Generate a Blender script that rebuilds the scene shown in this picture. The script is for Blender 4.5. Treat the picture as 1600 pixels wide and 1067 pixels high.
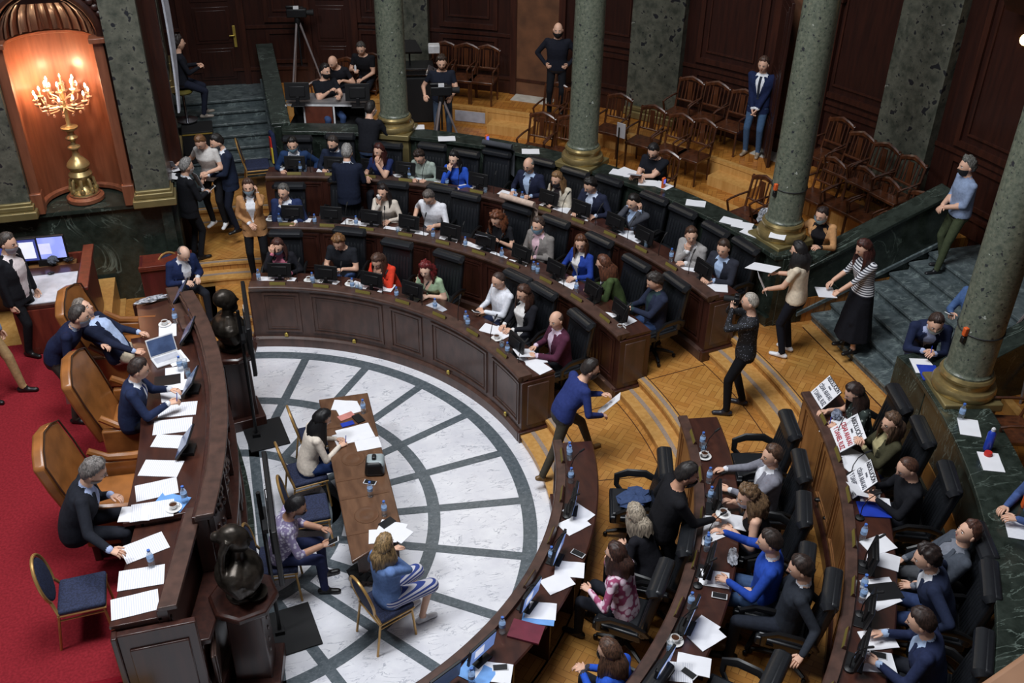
import bpy, bmesh, math, random
import numpy as np
from mathutils import Matrix, Vector
random.seed(7); rng = np.random.default_rng(11)
for o in list(bpy.data.objects): bpy.data.objects.remove(o)
SC = bpy.context.scene; COL = SC.collection
D2R = math.pi/180

# ---------------------------------------------------------------- camera
FPX, PIT, ROLL, YAW = 1568.147, 0.5766637, 0.0150709, 16.5*D2R
CAMP = Vector((0.8232557, -9.4142126, 8.4444849))
def _rot():
    s, c = math.sin(PIT), math.cos(PIT)
    base = Matrix(((1,0,0),(0,s,-c),(0,c,s)))          # columns right, up, back
    return Matrix.Rotation(-YAW,3,'Z') @ base @ Matrix.Rotation(ROLL,3,'Z')
CR = _rot()
cam = bpy.data.cameras.new('camera'); camo = bpy.data.objects.new('camera', cam); COL.objects.link(camo)
cam.sensor_width = 36; cam.lens = 36*FPX/1600; cam.clip_start = .05; cam.clip_end = 200
camo.matrix_world = Matrix.Translation(CAMP) @ CR.to_4x4()
SC.camera = camo
def at(u, v, z):                                         # point of the place at height z seen at photo pixel u, v
    w = CR @ Vector((u-800, -(v-533.5), -FPX)); t = (z-CAMP.z)/w.z
    return (CAMP.x+w.x*t, CAMP.y+w.y*t, z)
def proj(p):
    d = CR.transposed() @ (Vector(p)-CAMP)
    return 800+FPX*d.x/-d.z, 533.5-FPX*d.y/-d.z
def pol(r, a, z=0.): return (r*math.cos(a*D2R), r*math.sin(a*D2R), z)
def ang(p): return math.degrees(math.atan2(p[1], p[0]))

# ---------------------------------------------------------------- light and exposure
W = bpy.data.worlds.new('hall'); SC.world = W; W.use_nodes = True
W.node_tree.nodes['Background'].inputs[0].default_value = (.80,.86,1,1)
W.node_tree.nodes['Background'].inputs[1].default_value = .10
SC.view_settings.view_transform = 'Standard'; SC.view_settings.look = 'None'
SC.view_settings.exposure = 0.16; SC.view_settings.gamma = 1.0
def area(name, loc, tgt, sx, sy, e, col):
    l = bpy.data.lights.new(name,'AREA'); l.shape='RECTANGLE'; l.size=sx; l.size_y=sy; l.energy=e; l.color=col
    o = bpy.data.objects.new(name,l); COL.objects.link(o); o.location=loc
    o.rotation_euler = (Vector(tgt)-Vector(loc)).to_track_quat('-Z','Y').to_euler(); return o
area('skylight', (1.5,-1.5,15), (2.2,0,0), 5.0, 5.0, 1500, (.93,.96,1))
area('floodlight', (-4,-3,12), (4,2,0), 1.6, 1.6, 520, (.95,.97,1))
area('floodlight', (5,9,9.5), (5,5,0), 3.0, 1.2, 60, (1,.86,.68))
def point(name, loc, e, col, r=.05):
    l = bpy.data.lights.new(name,'POINT'); l.energy=e; l.color=col; l.shadow_soft_size=r
    o = bpy.data.objects.new(name,l); COL.objects.link(o); o.location=loc; return o

# ---------------------------------------------------------------- mesh collecting
class MB:
    def __init__(s): s.v=[]; s.f=[]; s.m=[]; s.n=0
    def add(s, vs, fs, m=0):
        b=s.n; vs=[tuple(map(float,p)) for p in vs]; s.v+=vs; s.n+=len(vs)
        s.f+=[tuple(b+i for i in f) for f in fs]; s.m+=([m]*len(fs) if isinstance(m,int) else list(m)); return s
    def box(s, c, d, rz=0, m=0, M=None, top=(1,1)):
        x,y,z=d[0]/2,d[1]/2,d[2]/2; tx,ty=top
        P=[Vector(p) for p in ((-x,-y,-z),(x,-y,-z),(x,y,-z),(-x,y,-z),(-x*tx,-y*ty,z),(x*tx,-y*ty,z),(x*tx,y*ty,z),(-x*tx,y*ty,z))]
        R=M if M is not None else Matrix.Rotation(rz*D2R,3,'Z'); c=Vector(c)
        return s.add([R@p+c for p in P],[(0,3,2,1),(4,5,6,7),(0,1,5,4),(1,2,6,5),(2,3,7,6),(3,0,4,7)],m)
    def tube(s, pts, rad, n=8, m=0, sq=(1,1), up=None, closed=False):
        pts=[Vector(p) for p in pts]; k=len(pts)
        if not hasattr(rad,'__len__'): rad=[rad]*k
        vs=[]; 
        ref=Vector(up) if up is not None else None; prev=None
        for i,p in enumerate(pts):
            if closed: t=pts[(i+1)%k]-pts[i-1]
            else: t=pts[min(i+1,k-1)]-pts[max(i-1,0)]
            t=t.normalized() if t.length>1e-9 else Vector((0,0,1))
            if prev is None:
                a=ref if ref is not None else (Vector((0,0,1)) if abs(t.z)<.9 else Vector((0,1,0)))
            else: a=prev
            b=a-t*a.dot(t)
            if b.length<1e-6: b=Vector((1,0,0))-t*t.x
            b.normalize(); prev=b; c=t.cross(b)
            for j in range(n):
                th=2*math.pi*j/n; vs.append(p+b*(math.cos(th)*rad[i]*sq[1])+c*(math.sin(th)*rad[i]*sq[0]))
        fs=[]
        rr=k if closed else k-1
        for i in range(rr):
            i2=(i+1)%k
            for j in range(n): fs.append((i*n+j,i*n+(j+1)%n,i2*n+(j+1)%n,i2*n+j))
        if not closed: fs+= [tuple(range(n-1,-1,-1)), tuple((k-1)*n+j for j in range(n))]
        return s.add(vs,fs,m)
    def caps(s, a, b, ra, rb, n=10, m=0, sq=(1,1), up=None):  # rounded tapered limb
        a=Vector(a); b=Vector(b); d=(b-a); L=d.length or 1e-6; d=d/L
        P=[a-d*ra*.95,a-d*ra*.6,a,a+d*L*.5,b,b+d*rb*.6,b+d*rb*.95]
        return s.tube(P,[ra*.3,ra*.8,ra,(ra+rb)/2,rb,rb*.8,rb*.3],n,m,sq,up)
    def lathe(s, prof, n=16, c=(0,0,0), m=0, sc=(1,1)):
        vs=[(c[0]+r*math.cos(2*math.pi*j/n)*sc[0], c[1]+r*math.sin(2*math.pi*j/n)*sc[1], c[2]+z) for r,z in prof for j in range(n)]
        fs=[(i*n+j,i*n+(j+1)%n,(i+1)*n+(j+1)%n,(i+1)*n+j) for i in range(len(prof)-1) for j in range(n)]
        fs+=[tuple(range(n-1,-1,-1)), tuple((len(prof)-1)*n+j for j in range(n))]
        return s.add(vs,fs,m)
    def ell(s, c, r, n=10, k=7, m=0, M=None):
        vs=[];c=Vector(c)
        for i in range(k+1):
            t=math.pi*i/k
            for j in range(n):
                q=Vector((r[0]*math.sin(t)*math.cos(2*math.pi*j/n), r[1]*math.sin(t)*math.sin(2*math.pi*j/n), -r[2]*math.cos(t)))
                vs.append((M@q if M is not None else q)+c)
        fs=[(i*n+j,i*n+(j+1)%n,(i+1)*n+(j+1)%n,(i+1)*n+j) for i in range(k) for j in range(n)]
        return s.add(vs,fs,m)
    def prism(s, poly, z0, z1, m=0):
        n=len(poly); vs=[(x,y,z0) for x,y in poly]+[(x,y,z1) for x,y in poly]
        A=sum(poly[i][0]*poly[(i+1)%n][1]-poly[(i+1)%n][0]*poly[i][1] for i in range(n))
        if A<0: vs=vs[:n][::-1]+vs[n:][::-1]
        return s.add(vs,[tuple(range(n-1,-1,-1)),tuple(range(n,2*n))]+[(i,(i+1)%n,n+(i+1)%n,n+i) for i in range(n)],m)
    def sector(s, r0, r1, a0, a1, z0, z1, m=0, b0=None, b1=None, st=2.0):
        # swept block between radii; b0, b1 the end angles on the outer arc when the ends are not radial
        b0=a0 if b0 is None else b0; b1=a1 if b1 is None else b1
        k=max(1,int(math.ceil(abs(a1-a0)/st))); vs=[]
        for i in range(k+1):
            t=i/k; a=a0+(a1-a0)*t; b=b0+(b1-b0)*t
            vs+=[pol(r0,a,z0),pol(r1,b,z0),pol(r1,b,z1),pol(r0,a,z1)]
        fs=[]
        for i in range(k):
            p=4*i
            for j in range(4): fs.append((p+j,p+4+j,p+4+(j+1)%4,p+(j+1)%4))
        fs+=[(0,1,2,3),(4*k+3,4*k+2,4*k+1,4*k)]
        return s.add(vs,fs,m)
    def ring(s, prof, a0, a1, m=0, st=2.0):               # closed profile (r,z) swept about the hall's centre
        k=max(1,int(math.ceil(abs(a1-a0)/st))); n=len(prof); vs=[pol(r,a0+(a1-a0)*i/k,z) for i in range(k+1) for r,z in prof]
        fs=[(i*n+j,(i+1)*n+j,(i+1)*n+(j+1)%n,i*n+(j+1)%n) for i in range(k) for j in range(n)]
        fs+=[tuple(range(n)),tuple(k*n+j for j in range(n-1,-1,-1))]
        return s.add(vs,fs,m)
    def build(s, name, mats, parent=None, loc=None, rz=0, smooth=35, bevel=0, seg=2, fix=True):
        me=bpy.data.meshes.new(name); me.from_pydata(s.v,[],s.f)
        if not isinstance(mats,(list,tuple)): mats=[mats]
        for a in mats: me.materials.append(a)
        me.polygons.foreach_set('material_index', s.m)
        if fix:
            bm=bmesh.new(); bm.from_mesh(me); bmesh.ops.recalc_face_normals(bm,faces=bm.faces); bm.to_mesh(me); bm.free()
        me.update()
        if smooth:
            me.polygons.foreach_set('use_smooth',[True]*len(me.polygons)); me.set_sharp_from_angle(angle=smooth*D2R)
        o=bpy.data.objects.new(name,me); COL.objects.link(o)
        if parent is not None: o.parent=parent
        if loc is not None: o.location=loc
        if rz: o.rotation_euler=(0,0,rz*D2R)
        if bevel:
            b=o.modifiers.new('bevel','BEVEL'); b.width=bevel; b.segments=seg; b.limit_method='ANGLE'; b.angle_limit=50*D2R
        return o
def tag(o, label=None, cat=None, group=None, kind=None):
    if label: o['label']=label
    if cat: o['category']=cat
    if group: o['group']=group
    if kind: o['kind']=kind
    return o
def empty(name, loc, rz=0, label=None, cat=None, group=None):
    o=bpy.data.objects.new(name,None); COL.objects.link(o); o.location=loc; o.rotation_euler=(0,0,rz*D2R); o.empty_display_size=.1
    return tag(o,label,cat,group)
def dup(root, loc, rz, label=None, cat=None, group=None):
    r=root.copy(); COL.objects.link(r); r.location=loc; r.rotation_euler=(0,0,rz*D2R); tag(r,label,cat,group)
    for ch in list(root.children):
        c=ch.copy(); COL.objects.link(c); c.parent=r
        for g in list(ch.children):
            d=g.copy(); COL.objects.link(d); d.parent=c
    return r

# ---------------------------------------------------------------- materials
def lin(c): return tuple((x/255/12.92 if x/255<=.04045 else ((x/255+.055)/1.055)**2.4) for x in c)
MC={}
def N(nt,t,**k):
    n=nt.nodes.new(t)
    for a,b in k.items():
        if a in n.inputs: n.inputs[a].default_value=b
        else: setattr(n,a,b)
    return n
def mat(name, col, rough=.6, metal=0, var=.12, scale=8, bump=0, spec=.5, kind='noise', col2=None, emit=None, alpha=None, trans=0, coat=0, stretch=(1,1,1), lo=.35, hi=.65, obj=True):
    key=(name,col,rough,kind,col2)
    if key in MC: return MC[key]
    m=bpy.data.materials.new(name); m.use_nodes=True; nt=m.node_tree; b=nt.nodes['Principled BSDF']; L=nt.links.new
    b.inputs['Roughness'].default_value=rough; b.inputs['Metallic'].default_value=metal
    b.inputs['Specular IOR Level'].default_value=spec; b.inputs['Coat Weight'].default_value=coat; b.inputs['Coat Roughness'].default_value=.15
    c=lin(col); c2=lin(col2) if col2 else tuple(min(1,x*(1-var)) for x in c); c1=c if col2 else tuple(min(1,x*(1+var)) for x in c)
    tc=N(nt,'ShaderNodeTexCoord'); mp=N(nt,'ShaderNodeMapping'); mp.inputs['Scale'].default_value=stretch
    L(tc.outputs['Object'],mp.inputs[0])
    ns=N(nt,'ShaderNodeTexNoise',Scale=scale,Detail=4.); L(mp.outputs[0],ns.inputs['Vector']); fac=ns.outputs[0]
    if kind=='stripe':
        w=N(nt,'ShaderNodeTexWave',Scale=scale,Distortion=0.); w.bands_direction='Z'; L(mp.outputs[0],w.inputs['Vector']); fac=w.outputs['Fac']
    if kind=='lines':
        w=N(nt,'ShaderNodeTexWave',Scale=scale,Distortion=0.); w.bands_direction='Y'; L(mp.outputs[0],w.inputs['Vector']); fac=w.outputs['Fac']
    if kind=='blot':
        w=N(nt,'ShaderNodeTexVoronoi',Scale=scale); L(mp.outputs[0],w.inputs['Vector']); fac=w.outputs['Distance']
    r=N(nt,'ShaderNodeValToRGB'); r.color_ramp.elements[0].position=lo; r.color_ramp.elements[1].position=hi
    r.color_ramp.elements[0].color=(*c1,1); r.color_ramp.elements[1].color=(*c2,1)
    L(fac,r.inputs[0]); L(r.outputs[0],b.inputs['Base Color'])
    if bump:
        bp=N(nt,'ShaderNodeBump',Strength=bump,Distance=.01); L(ns.outputs[0],bp.inputs['Height']); L(bp.outputs[0],b.inputs['Normal'])
    if emit: b.inputs['Emission Color'].default_value=(*lin(emit[0]),1); b.inputs['Emission Strength'].default_value=emit[1]
    if trans: b.inputs['Transmission Weight'].default_value=trans; b.inputs['IOR'].default_value=1.3
    if alpha is not None: b.inputs['Alpha'].default_value=alpha
    MC[key]=m; return m
def wood(name, c1, c2, rough=.35, coat=.3, scale=3., stretch=(6,6,.6), spec=.5):
    return mat(name,c1,rough,kind='noise',col2=c2,scale=scale,stretch=stretch,coat=coat,lo=.3,hi=.7,spec=spec)
def marble(name, base, dark, vein, scale=6., vs=1.2, vw=.04, rough=.25, speck=None, spk=.06, spkscale=30, dspk=None, wspk=None, clear=1):
    m=bpy.data.materials.new(name); m.use_nodes=True; nt=m.node_tree; b=nt.nodes['Principled BSDF']; L=nt.links.new
    b.inputs['Roughness'].default_value=rough
    tc=N(nt,'ShaderNodeTexCoord'); n1=N(nt,'ShaderNodeTexNoise',Scale=scale,Detail=6.,Roughness=.65); L(tc.outputs['Object'],n1.inputs['Vector'])
    r=N(nt,'ShaderNodeValToRGB'); r.color_ramp.elements[0].position=.35; r.color_ramp.elements[1].position=.65
    r.color_ramp.elements[0].color=(*lin(dark),1); r.color_ramp.elements[1].color=(*lin(base),1); L(n1.outputs[0],r.inputs[0]); out=r.outputs[0]
    def mix(a,facout,colr):
        mx=N(nt,'ShaderNodeMix'); mx.data_type='RGBA'; L(facout,mx.inputs[0]); L(a,mx.inputs[6]); mx.inputs[7].default_value=(*lin(colr),1); return mx.outputs[2]
    if vein:
        n2=N(nt,'ShaderNodeTexNoise',Scale=vs,Detail=5.,Roughness=.6,Distortion=1.2); 
        mp=N(nt,'ShaderNodeMapping'); mp.inputs['Location'].default_value=(3,7,1); mp.inputs['Rotation'].default_value=(.3,.2,.9); mp.inputs['Scale'].default_value=(1,3.0,1)
        L(tc.outputs['Object'],mp.inputs[0]); L(mp.outputs[0],n2.inputs['Vector'])
        a=N(nt,'ShaderNodeMath',operation='SUBTRACT'); L(n2.outputs[0],a.inputs[0]); a.inputs[1].default_value=.5
        c=N(nt,'ShaderNodeMath',operation='ABSOLUTE'); L(a.outputs[0],c.inputs[0])
        rr=N(nt,'ShaderNodeValToRGB'); rr.color_ramp.elements[0].position=0; rr.color_ramp.elements[1].position=vw
        rr.color_ramp.elements[0].color=(1,1,1,1); rr.color_ramp.elements[1].color=(0,0,0,1); L(c.outputs[0],rr.inputs[0])
        k=N(nt,'ShaderNodeTexNoise',Scale=vs*2.3); L(tc.outputs['Object'],k.inputs['Vector'])
        kk=N(nt,'ShaderNodeValToRGB'); kk.color_ramp.elements[0].position=.42; kk.color_ramp.elements[1].position=.62; L(k.outputs[0],kk.inputs[0])
        mm=N(nt,'ShaderNodeMath',operation='MULTIPLY'); L(rr.outputs[0],mm.inputs[0]); L(kk.outputs[0],mm.inputs[1])
        out=mix(out,mm.outputs[0],vein)
    for sp,sc_,th,sd in ((dspk,spkscale,.635,0.),(dspk,spkscale*2.6,.66,4.),(wspk,spkscale*.8,.735,9.)):
        if sp:
            mp=N(nt,'ShaderNodeMapping'); mp.inputs['Location'].default_value=(sd,sd*2,sd); L(tc.outputs['Object'],mp.inputs[0])
            v=N(nt,'ShaderNodeTexNoise',Scale=sc_,Detail=2.5,Roughness=.55); L(mp.outputs[0],v.inputs['Vector'])
            rr=N(nt,'ShaderNodeValToRGB'); rr.color_ramp.elements[0].position=th; rr.color_ramp.elements[1].position=th+.03; L(v.outputs[0],rr.inputs[0])
            out=mix(out,rr.outputs[0],sp)
    L(out,b.inputs['Base Color']); return m
def parquet(name, c1, c2, line, rot=45):
    m=bpy.data.materials.new(name); m.use_nodes=True; nt=m.node_tree; b=nt.nodes['Principled BSDF']; L=nt.links.new
    b.inputs['Roughness'].default_value=.34; b.inputs['Coat Weight'].default_value=.15
    tc=N(nt,'ShaderNodeTexCoord'); outs=[]
    for k,r in enumerate((rot,rot+90)):
        mp=N(nt,'ShaderNodeMapping'); mp.inputs['Rotation'].default_value=(0,0,r*D2R); L(tc.outputs['Object'],mp.inputs[0])
        br=N(nt,'ShaderNodeTexBrick',Scale=1.); br.inputs['Brick Width'].default_value=.30; br.inputs['Row Height'].default_value=.075
        br.inputs['Mortar Size'].default_value=.003; br.inputs['Color1'].default_value=(*lin(c1),1); br.inputs['Color2'].default_value=(*lin(c2),1); br.inputs['Mortar'].default_value=(*lin(line),1)
        L(mp.outputs[0],br.inputs['Vector']); outs.append(br.outputs[0])
    mp=N(nt,'ShaderNodeMapping'); mp.inputs['Rotation'].default_value=(0,0,rot*D2R); L(tc.outputs['Object'],mp.inputs[0])
    ck=N(nt,'ShaderNodeTexChecker',Scale=1/.30); L(mp.outputs[0],ck.inputs['Vector'])
    mx=N(nt,'ShaderNodeMix'); mx.data_type='RGBA'; L(ck.outputs['Fac'],mx.inputs[0]); L(outs[0],mx.inputs[6]); L(outs[1],mx.inputs[7])
    n=N(nt,'ShaderNodeTexNoise',Scale=1.5,Detail=3.); L(tc.outputs['Object'],n.inputs['Vector'])
    m2=N(nt,'ShaderNodeMix'); m2.data_type='RGBA'; m2.blend_type='MULTIPLY'; m2.inputs[0].default_value=.25; L(mx.outputs[2],m2.inputs[6]); L(n.outputs['Color'],m2.inputs[7])
    L(m2.outputs[2],b.inputs['Base Color']); return m
M_WHITE=marble('white_marble',(234,234,238),(218,218,225),(150,153,166),scale=3,vs=2.6,vw=.022,rough=.25)
M_GREYM=marble('grey_green_marble',(98,106,112),(74,84,90),(128,136,142),scale=18,vs=8.,vw=.03,rough=.3)
M_GREEN=marble('green_marble',(50,58,52),(29,36,31),(100,112,104),scale=6,vs=1.1,vw=.014,rough=.22)
M_STAIR=marble('stair_marble',(96,106,108),(62,72,74),(130,142,140),scale=7,vs=2.4,vw=.04,rough=.3)
M_COLUMN=marble('column_marble',(116,120,104),(80,88,76),None,scale=22,rough=.32,dspk=(48,50,54),wspk=(190,194,184),spkscale=14)
M_PIER=marble('pier_marble',(104,104,92),(62,66,58),None,scale=6,rough=.35,dspk=(36,38,42),wspk=(180,180,170),spkscale=6)
M_PARQ=parquet('parquet',(204,148,78),(184,126,60),(140,92,44))
M_PARQD=parquet('gallery_parquet',(196,134,62),(166,104,42),(110,66,28),rot=30)
M_OAK=wood('oak_border',(206,158,92),(184,134,70),.4,.15)
M_OAKD=mat('inlay',(70,42,28),.45)
M_STRIP=mat('grey_strip',(150,132,118),.7,scale=60)
M_MAHO=wood('mahogany',(70,38,30),(48,26,22),.35,.25)
M_DESK=wood('desk_wood',(88,63,54),(62,45,39),.38,.25,stretch=(3,3,1.2))
M_TOP=wood('desk_top_wood',(74,42,32),(52,30,26),.28,.4,stretch=(4,1,1))
M_LIGHTW=wood('stall_back_wood',(150,104,62),(124,82,48),.4,.2)
M_WALL=wood('wall_panel_wood',(52,25,18),(37,18,14),.4,.2,spec=.4)
M_WALL2=wood('wall_frame_wood',(64,32,22),(44,22,16),.4,.2,spec=.4)
M_NICHE=wood('niche_wood',(132,80,56),(108,62,42),.42,.2)
M_GOLD=mat('gilded_brass',(168,148,100),.34,.65,scale=14,bump=.1)
M_GILT=mat('gilt_base',(132,118,78),.45,.4,scale=5)
M_BRASS=mat('brass',(196,172,84),.35,.6)
M_CARPET=mat('red_carpet',(130,34,42),.95,scale=40,var=.18,bump=.15,spec=.1)
M_CARPD=mat('carpet_riser',(120,20,32),.95,scale=40,spec=.1)
M_BLACK=mat('black_plastic',(18,18,20),.45)
M_BLK2=mat('black_matte',(18,18,20),.75)
M_LEATH=mat('black_leather',(26,28,32),.36,scale=20,bump=.08,spec=.6)
M_TAN=mat('tan_leather',(146,92,46),.36,scale=5,var=.25,bump=.06,coat=.2)
M_TRIM=mat('dark_trim',(58,38,24),.4)
M_BLUEF=mat('blue_fabric',(42,50,80),.85,kind='blot',col2=(30,36,60),scale=60)
M_GOLDF=mat('gold_frame',(186,146,88),.35,.5)
M_CHROME=mat('chrome',(190,190,195),.2,1)
M_PAPER=mat('paper',(236,236,240),.8,var=.02)
M_PRINT=mat('printed_paper',(238,238,242),.8,kind='lines',col2=(208,210,219),scale=16,stretch=(1,1,1),lo=.62,hi=.66)
M_GREYP=mat('grey_paper',(180,182,192),.8)
M_CHINA=mat('white_china',(235,234,232),.2,coat=.3)
M_COFFEE=mat('coffee',(70,42,26),.2)
M_GLASS=mat('clear_plastic',(225,235,245),.08,trans=.85,var=.02,alpha=.55)
M_WATER=mat('blue_tint_plastic',(150,190,225),.1,trans=.6,var=.03,alpha=.7)
M_LABEL=mat('blue_label',(70,110,190),.5)
M_BRONZE=mat('bronze',(58,52,46),.35,.6,scale=10,bump=.3,var=.4)
M_WARMW=mat('white_metal',(220,220,222),.4)
M_SCREEN=mat('lit_screen',(90,110,160),.3,kind='blot',col2=(60,80,130),scale=9,emit=((120,150,215),.55))
M_SCREEND=mat('dim_screen',(70,86,120),.2,kind='noise',col2=(40,50,76),scale=6,emit=((90,110,150),.22))
M_SCRW=mat('document_on_screen',(225,228,240),.3,emit=((225,228,245),.6))
M_RED=mat('red_thing',(190,44,36),.5); M_ORANGE=mat('orange_thing',(220,96,40),.5)
M_BLUEP=mat('blue_plastic',(36,62,170),.35); M_LBLUE=mat('pale_blue_card',(110,160,220),.6)
M_BURG=mat('burgundy_card',(104,26,46),.5); M_YEL=mat('yellow_card',(220,196,60),.6)
M_FOIL=mat('crinkled_plastic',(190,192,200),.2,kind='noise',col2=(90,92,98),scale=30,bump=.6)
M_JEANS=mat('denim',(52,70,108),.9,scale=30)
M_CABLE=mat('cable',(20,20,22),.6)
def headgrid(nu,nv):
    A=[]
    for j in range(nv+1):
        ph=math.pi*j/nv
        for i in range(nu):
            th=2*math.pi*i/nu; th=th-.28*math.sin(2*th-math.pi)*0; A.append((math.sin(ph)*math.sin(th),math.sin(ph)*math.cos(th),-math.cos(ph)))
    F=[(j*nu+i,j*nu+(i+1)%nu,(j+1)*nu+(i+1)%nu,(j+1)*nu+i) for j in range(nv) for i in range(nu)]
    return np.array(A),F
HG,HF=headgrid(40,28)
def headshape(D,fem=False,detail=True):
    x,y,z=D[:,0].copy(),D[:,1].copy(),D[:,2].copy()
    X=.076*x;Y=.097*y;Z=.119*z
    low=np.clip((-z-.15)/.85,0,1); X*=1-(.40 if fem else .32)*low**1.3; Y=np.where(Y<0,Y*(1-.45*low),Y*(1-.06*low)); Y+= .008*low
    X*=1+.03*np.clip(z,0,1); front=np.clip(y,0,1)
    if detail:
        g=lambda cx,sx,cz,sz: np.exp(-((np.abs(x)-cx)/sx)**2-((z-cz)/sz)**2)*front
        Y+= .030*np.exp(-(x/.14)**2)*np.clip(np.where(z<-.12,1-(-.12-z)/.10,1-(z+.12)/.36),0,1)*front
        Y-= .011*g(.36,.17,.08,.11); Y+= .005*g(.33,.3,.25,.07); Y+= .007*g(0,.25,-.42,.05); Y-= .004*g(0,.3,-.50,.03); Y+=.007*g(0,.25,-.78,.16)
    return np.stack([X,Y,Z],1)

def fuse(mb,vox,it=3):
    tmp=mb.build('tmp',[],None,smooth=0); r=tmp.modifiers.new('r','REMESH'); r.mode='VOXEL'; r.voxel_size=vox; s_=tmp.modifiers.new('s','SMOOTH'); s_.factor=.5; s_.iterations=it
    ev=tmp.evaluated_get(bpy.context.evaluated_depsgraph_get()); me=ev.to_mesh(); V=[tuple(v.co) for v in me.vertices]; F=[tuple(p.vertices) for p in me.polygons]; ev.to_mesh_clear(); bpy.data.objects.remove(tmp)
    return MB().add(V,F)
def struct(name, mb, mats, **k):
    o=mb.build(name,mats,**k); o['kind']='structure'; return o
Z1,Z2,Z3,ZA,ZB,ZL,ZT=.25,.5,.75,1.15,1.3,1.65,1.9        # tiers, gallery levels, landing, balustrade top
# ---------------------------------------------------------------- floors
struct('floor', MB().lathe([(4.1,-.06),(4.1,0)],96).box((-2.2,0,-.07),(5,14,.1)), M_WHITE)
m=MB()
for r,w in((3.717,.17),(2.564,.15),(1.41,.14)): m.sector(r-w/2,r+w/2,-90,90,.001,.005)
for k in range(-6,6):
    a=7.5+15*k
    if abs(a)>84: continue
    p=pol(1.48,a); q=pol(3.64,a); c=((p[0]+q[0])/2,(p[1]+q[1])/2,.0035)
    m.box(c,(2.16,.12,.004),rz=a)
m.box((.50,0,.003),(.13,7.2,.004)); m.lathe([(.34,.001),(.34,.005)],32,(1.12,0,0))
struct('trim_1', m, M_GREYM)
def endx(r, x=1.65): return math.degrees(math.acos(x/r))
def endy(r, y=1.35): return math.degrees(math.asin(y/r))
fl=MB(); fl.sector(4.38,5.55,-85,90,-.05,Z1); fl.sector(4.03,4.4,10,79.5,-.05,Z1); fl.sector(4.06,4.4,-79.5,-9.5,-.05,Z1)
fl.prism([(-1.2,3.45),(.2,3.45),(.2,5.56),(-1.2,5.56)],-.05,Z1)
fl.sector(5.80,6.96,-85,90,0,Z2); fl.sector(5.48,5.81,10,79.5,0,Z2); fl.sector(5.55,5.81,-79.5,-9.5,0,Z2)
fl.sector(7.33,8.7,-85,88,.2,Z3); fl.sector(6.88,7.34,10,79.5,.2,Z3); fl.sector(7.01,7.34,-79.5,-9.5,.2,Z3)
struct('floor_tiers', fl, M_PARQ)
# steps in the aisles: treads with an oak nosing, a grey strip and a dark inlay line
tr=MB()
for r0,r1,z in((4.0,4.38,Z1/2),(5.5,5.80,Z1+.125),(6.95,7.33,Z2+.125)):
    for a0,a1 in((-9.2,9.7),(79.3,91)):
        tr.sector(r0,r1+.02,a0,a1,z-.3,z-.03,0); tr.sector(r0-.02,r1+.02,a0,a1,z-.03,z,1)
        tr.sector(r0+.13,r0+.19,a0,a1,z,z+.004,3)
        tr.sector(r1-.02,r1+.11,a0,a1,z+.09,z+.128,1); tr.sector(r1+.02,r1+.08,a0,a1,z+.128,z+.131,3); tr.sector(r1+.11,r1+.125,a0,a1,z+.1,z+.129,2)
        tr.sector(r1+.01,r1+.06,a0,a1,z-.02,z+.1,0)
# inlay borders round the parquet fields
for r0,r1,z in((4.45,5.42,Z1),(5.9,6.82,Z2)):
    tr.sector(r1,r1+.012,-9,9.7,z,z+.003,2)
    for a in(-8,8.6):
        p,q=pol(r0,a),pol(r1,a); tr.box(((p[0]+q[0])/2,(p[1]+q[1])/2,z+.0015),(r1-r0,.012,.003),rz=a,m=2)
tr.box((8.44,0,Z3+.004),(.16,2.5,.008),m=1); tr.box((8.35,0,Z3+.0045),(.012,2.4,.009),m=2)
tr.box((-1.23,4.45,Z1-.1),(.12,2.1,.24),m=1); tr.box((-.45,3.52,Z1-.1),(1.6,.12,.24),m=1)
struct('trim_2', tr, [M_OAK,M_OAK,M_OAKD,M_STRIP])
# gallery behind the balustrade
g=MB()
for sg in(1,-1):
    f=lambda r: sg*endx(r); h=lambda r: sg*endy(r)
    g.sector(8.2,9.52,h(8.2),f(8.2),.3,ZA,0,h(9.52),f(9.52))
    g.sector(9.5,10.30,h(9.5),f(9.5),.3,ZB,0,h(10.3),f(10.3))
    g.sector(10.28,12.4,sg*endy(10.28,1.6),sg*endx(10.28,1.7),.3,ZL,0,sg*endy(12.4,1.6),sg*endx(12.4,1.7))
    g.sector(9.49,9.52,h(9.5),f(9.5),ZA,ZB+.002,1); g.sector(9.50,9.60,h(9.5),f(9.5),ZB,ZB+.004,1)
    g.sector(10.25,10.36,sg*endy(10.28,1.6),sg*endx(10.28,1.7),ZL-.05,ZL+.004,1)
    g.sector(10.262,10.282,sg*endy(10.28,1.6),sg*endx(10.28,1.7),ZB,ZL-.05,1)
    for a in(28,54):                                     # small step blocks up to the doors
        g.sector(9.93,10.29,sg*(a-2.4),sg*(a+2.4),ZB,ZB+.175,1)
struct('floor_gallery', g, [M_PARQD,M_OAK])
tr=MB()
for sg in(1,-1):
    for a in(36,40.5,45,50,57,61,66,20,24): 
        if sg*a in(50,): continue
        p=pol(10.255,sg*a,(ZB+ZL)/2); tr.box(p,(.02,.04,.34),rz=sg*a)
tr.sector(10.25,10.262,57.2,60.6,ZB+.06,ZL-.08,1)
struct('trim_3', tr, [M_OAK,M_GREYP])
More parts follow.
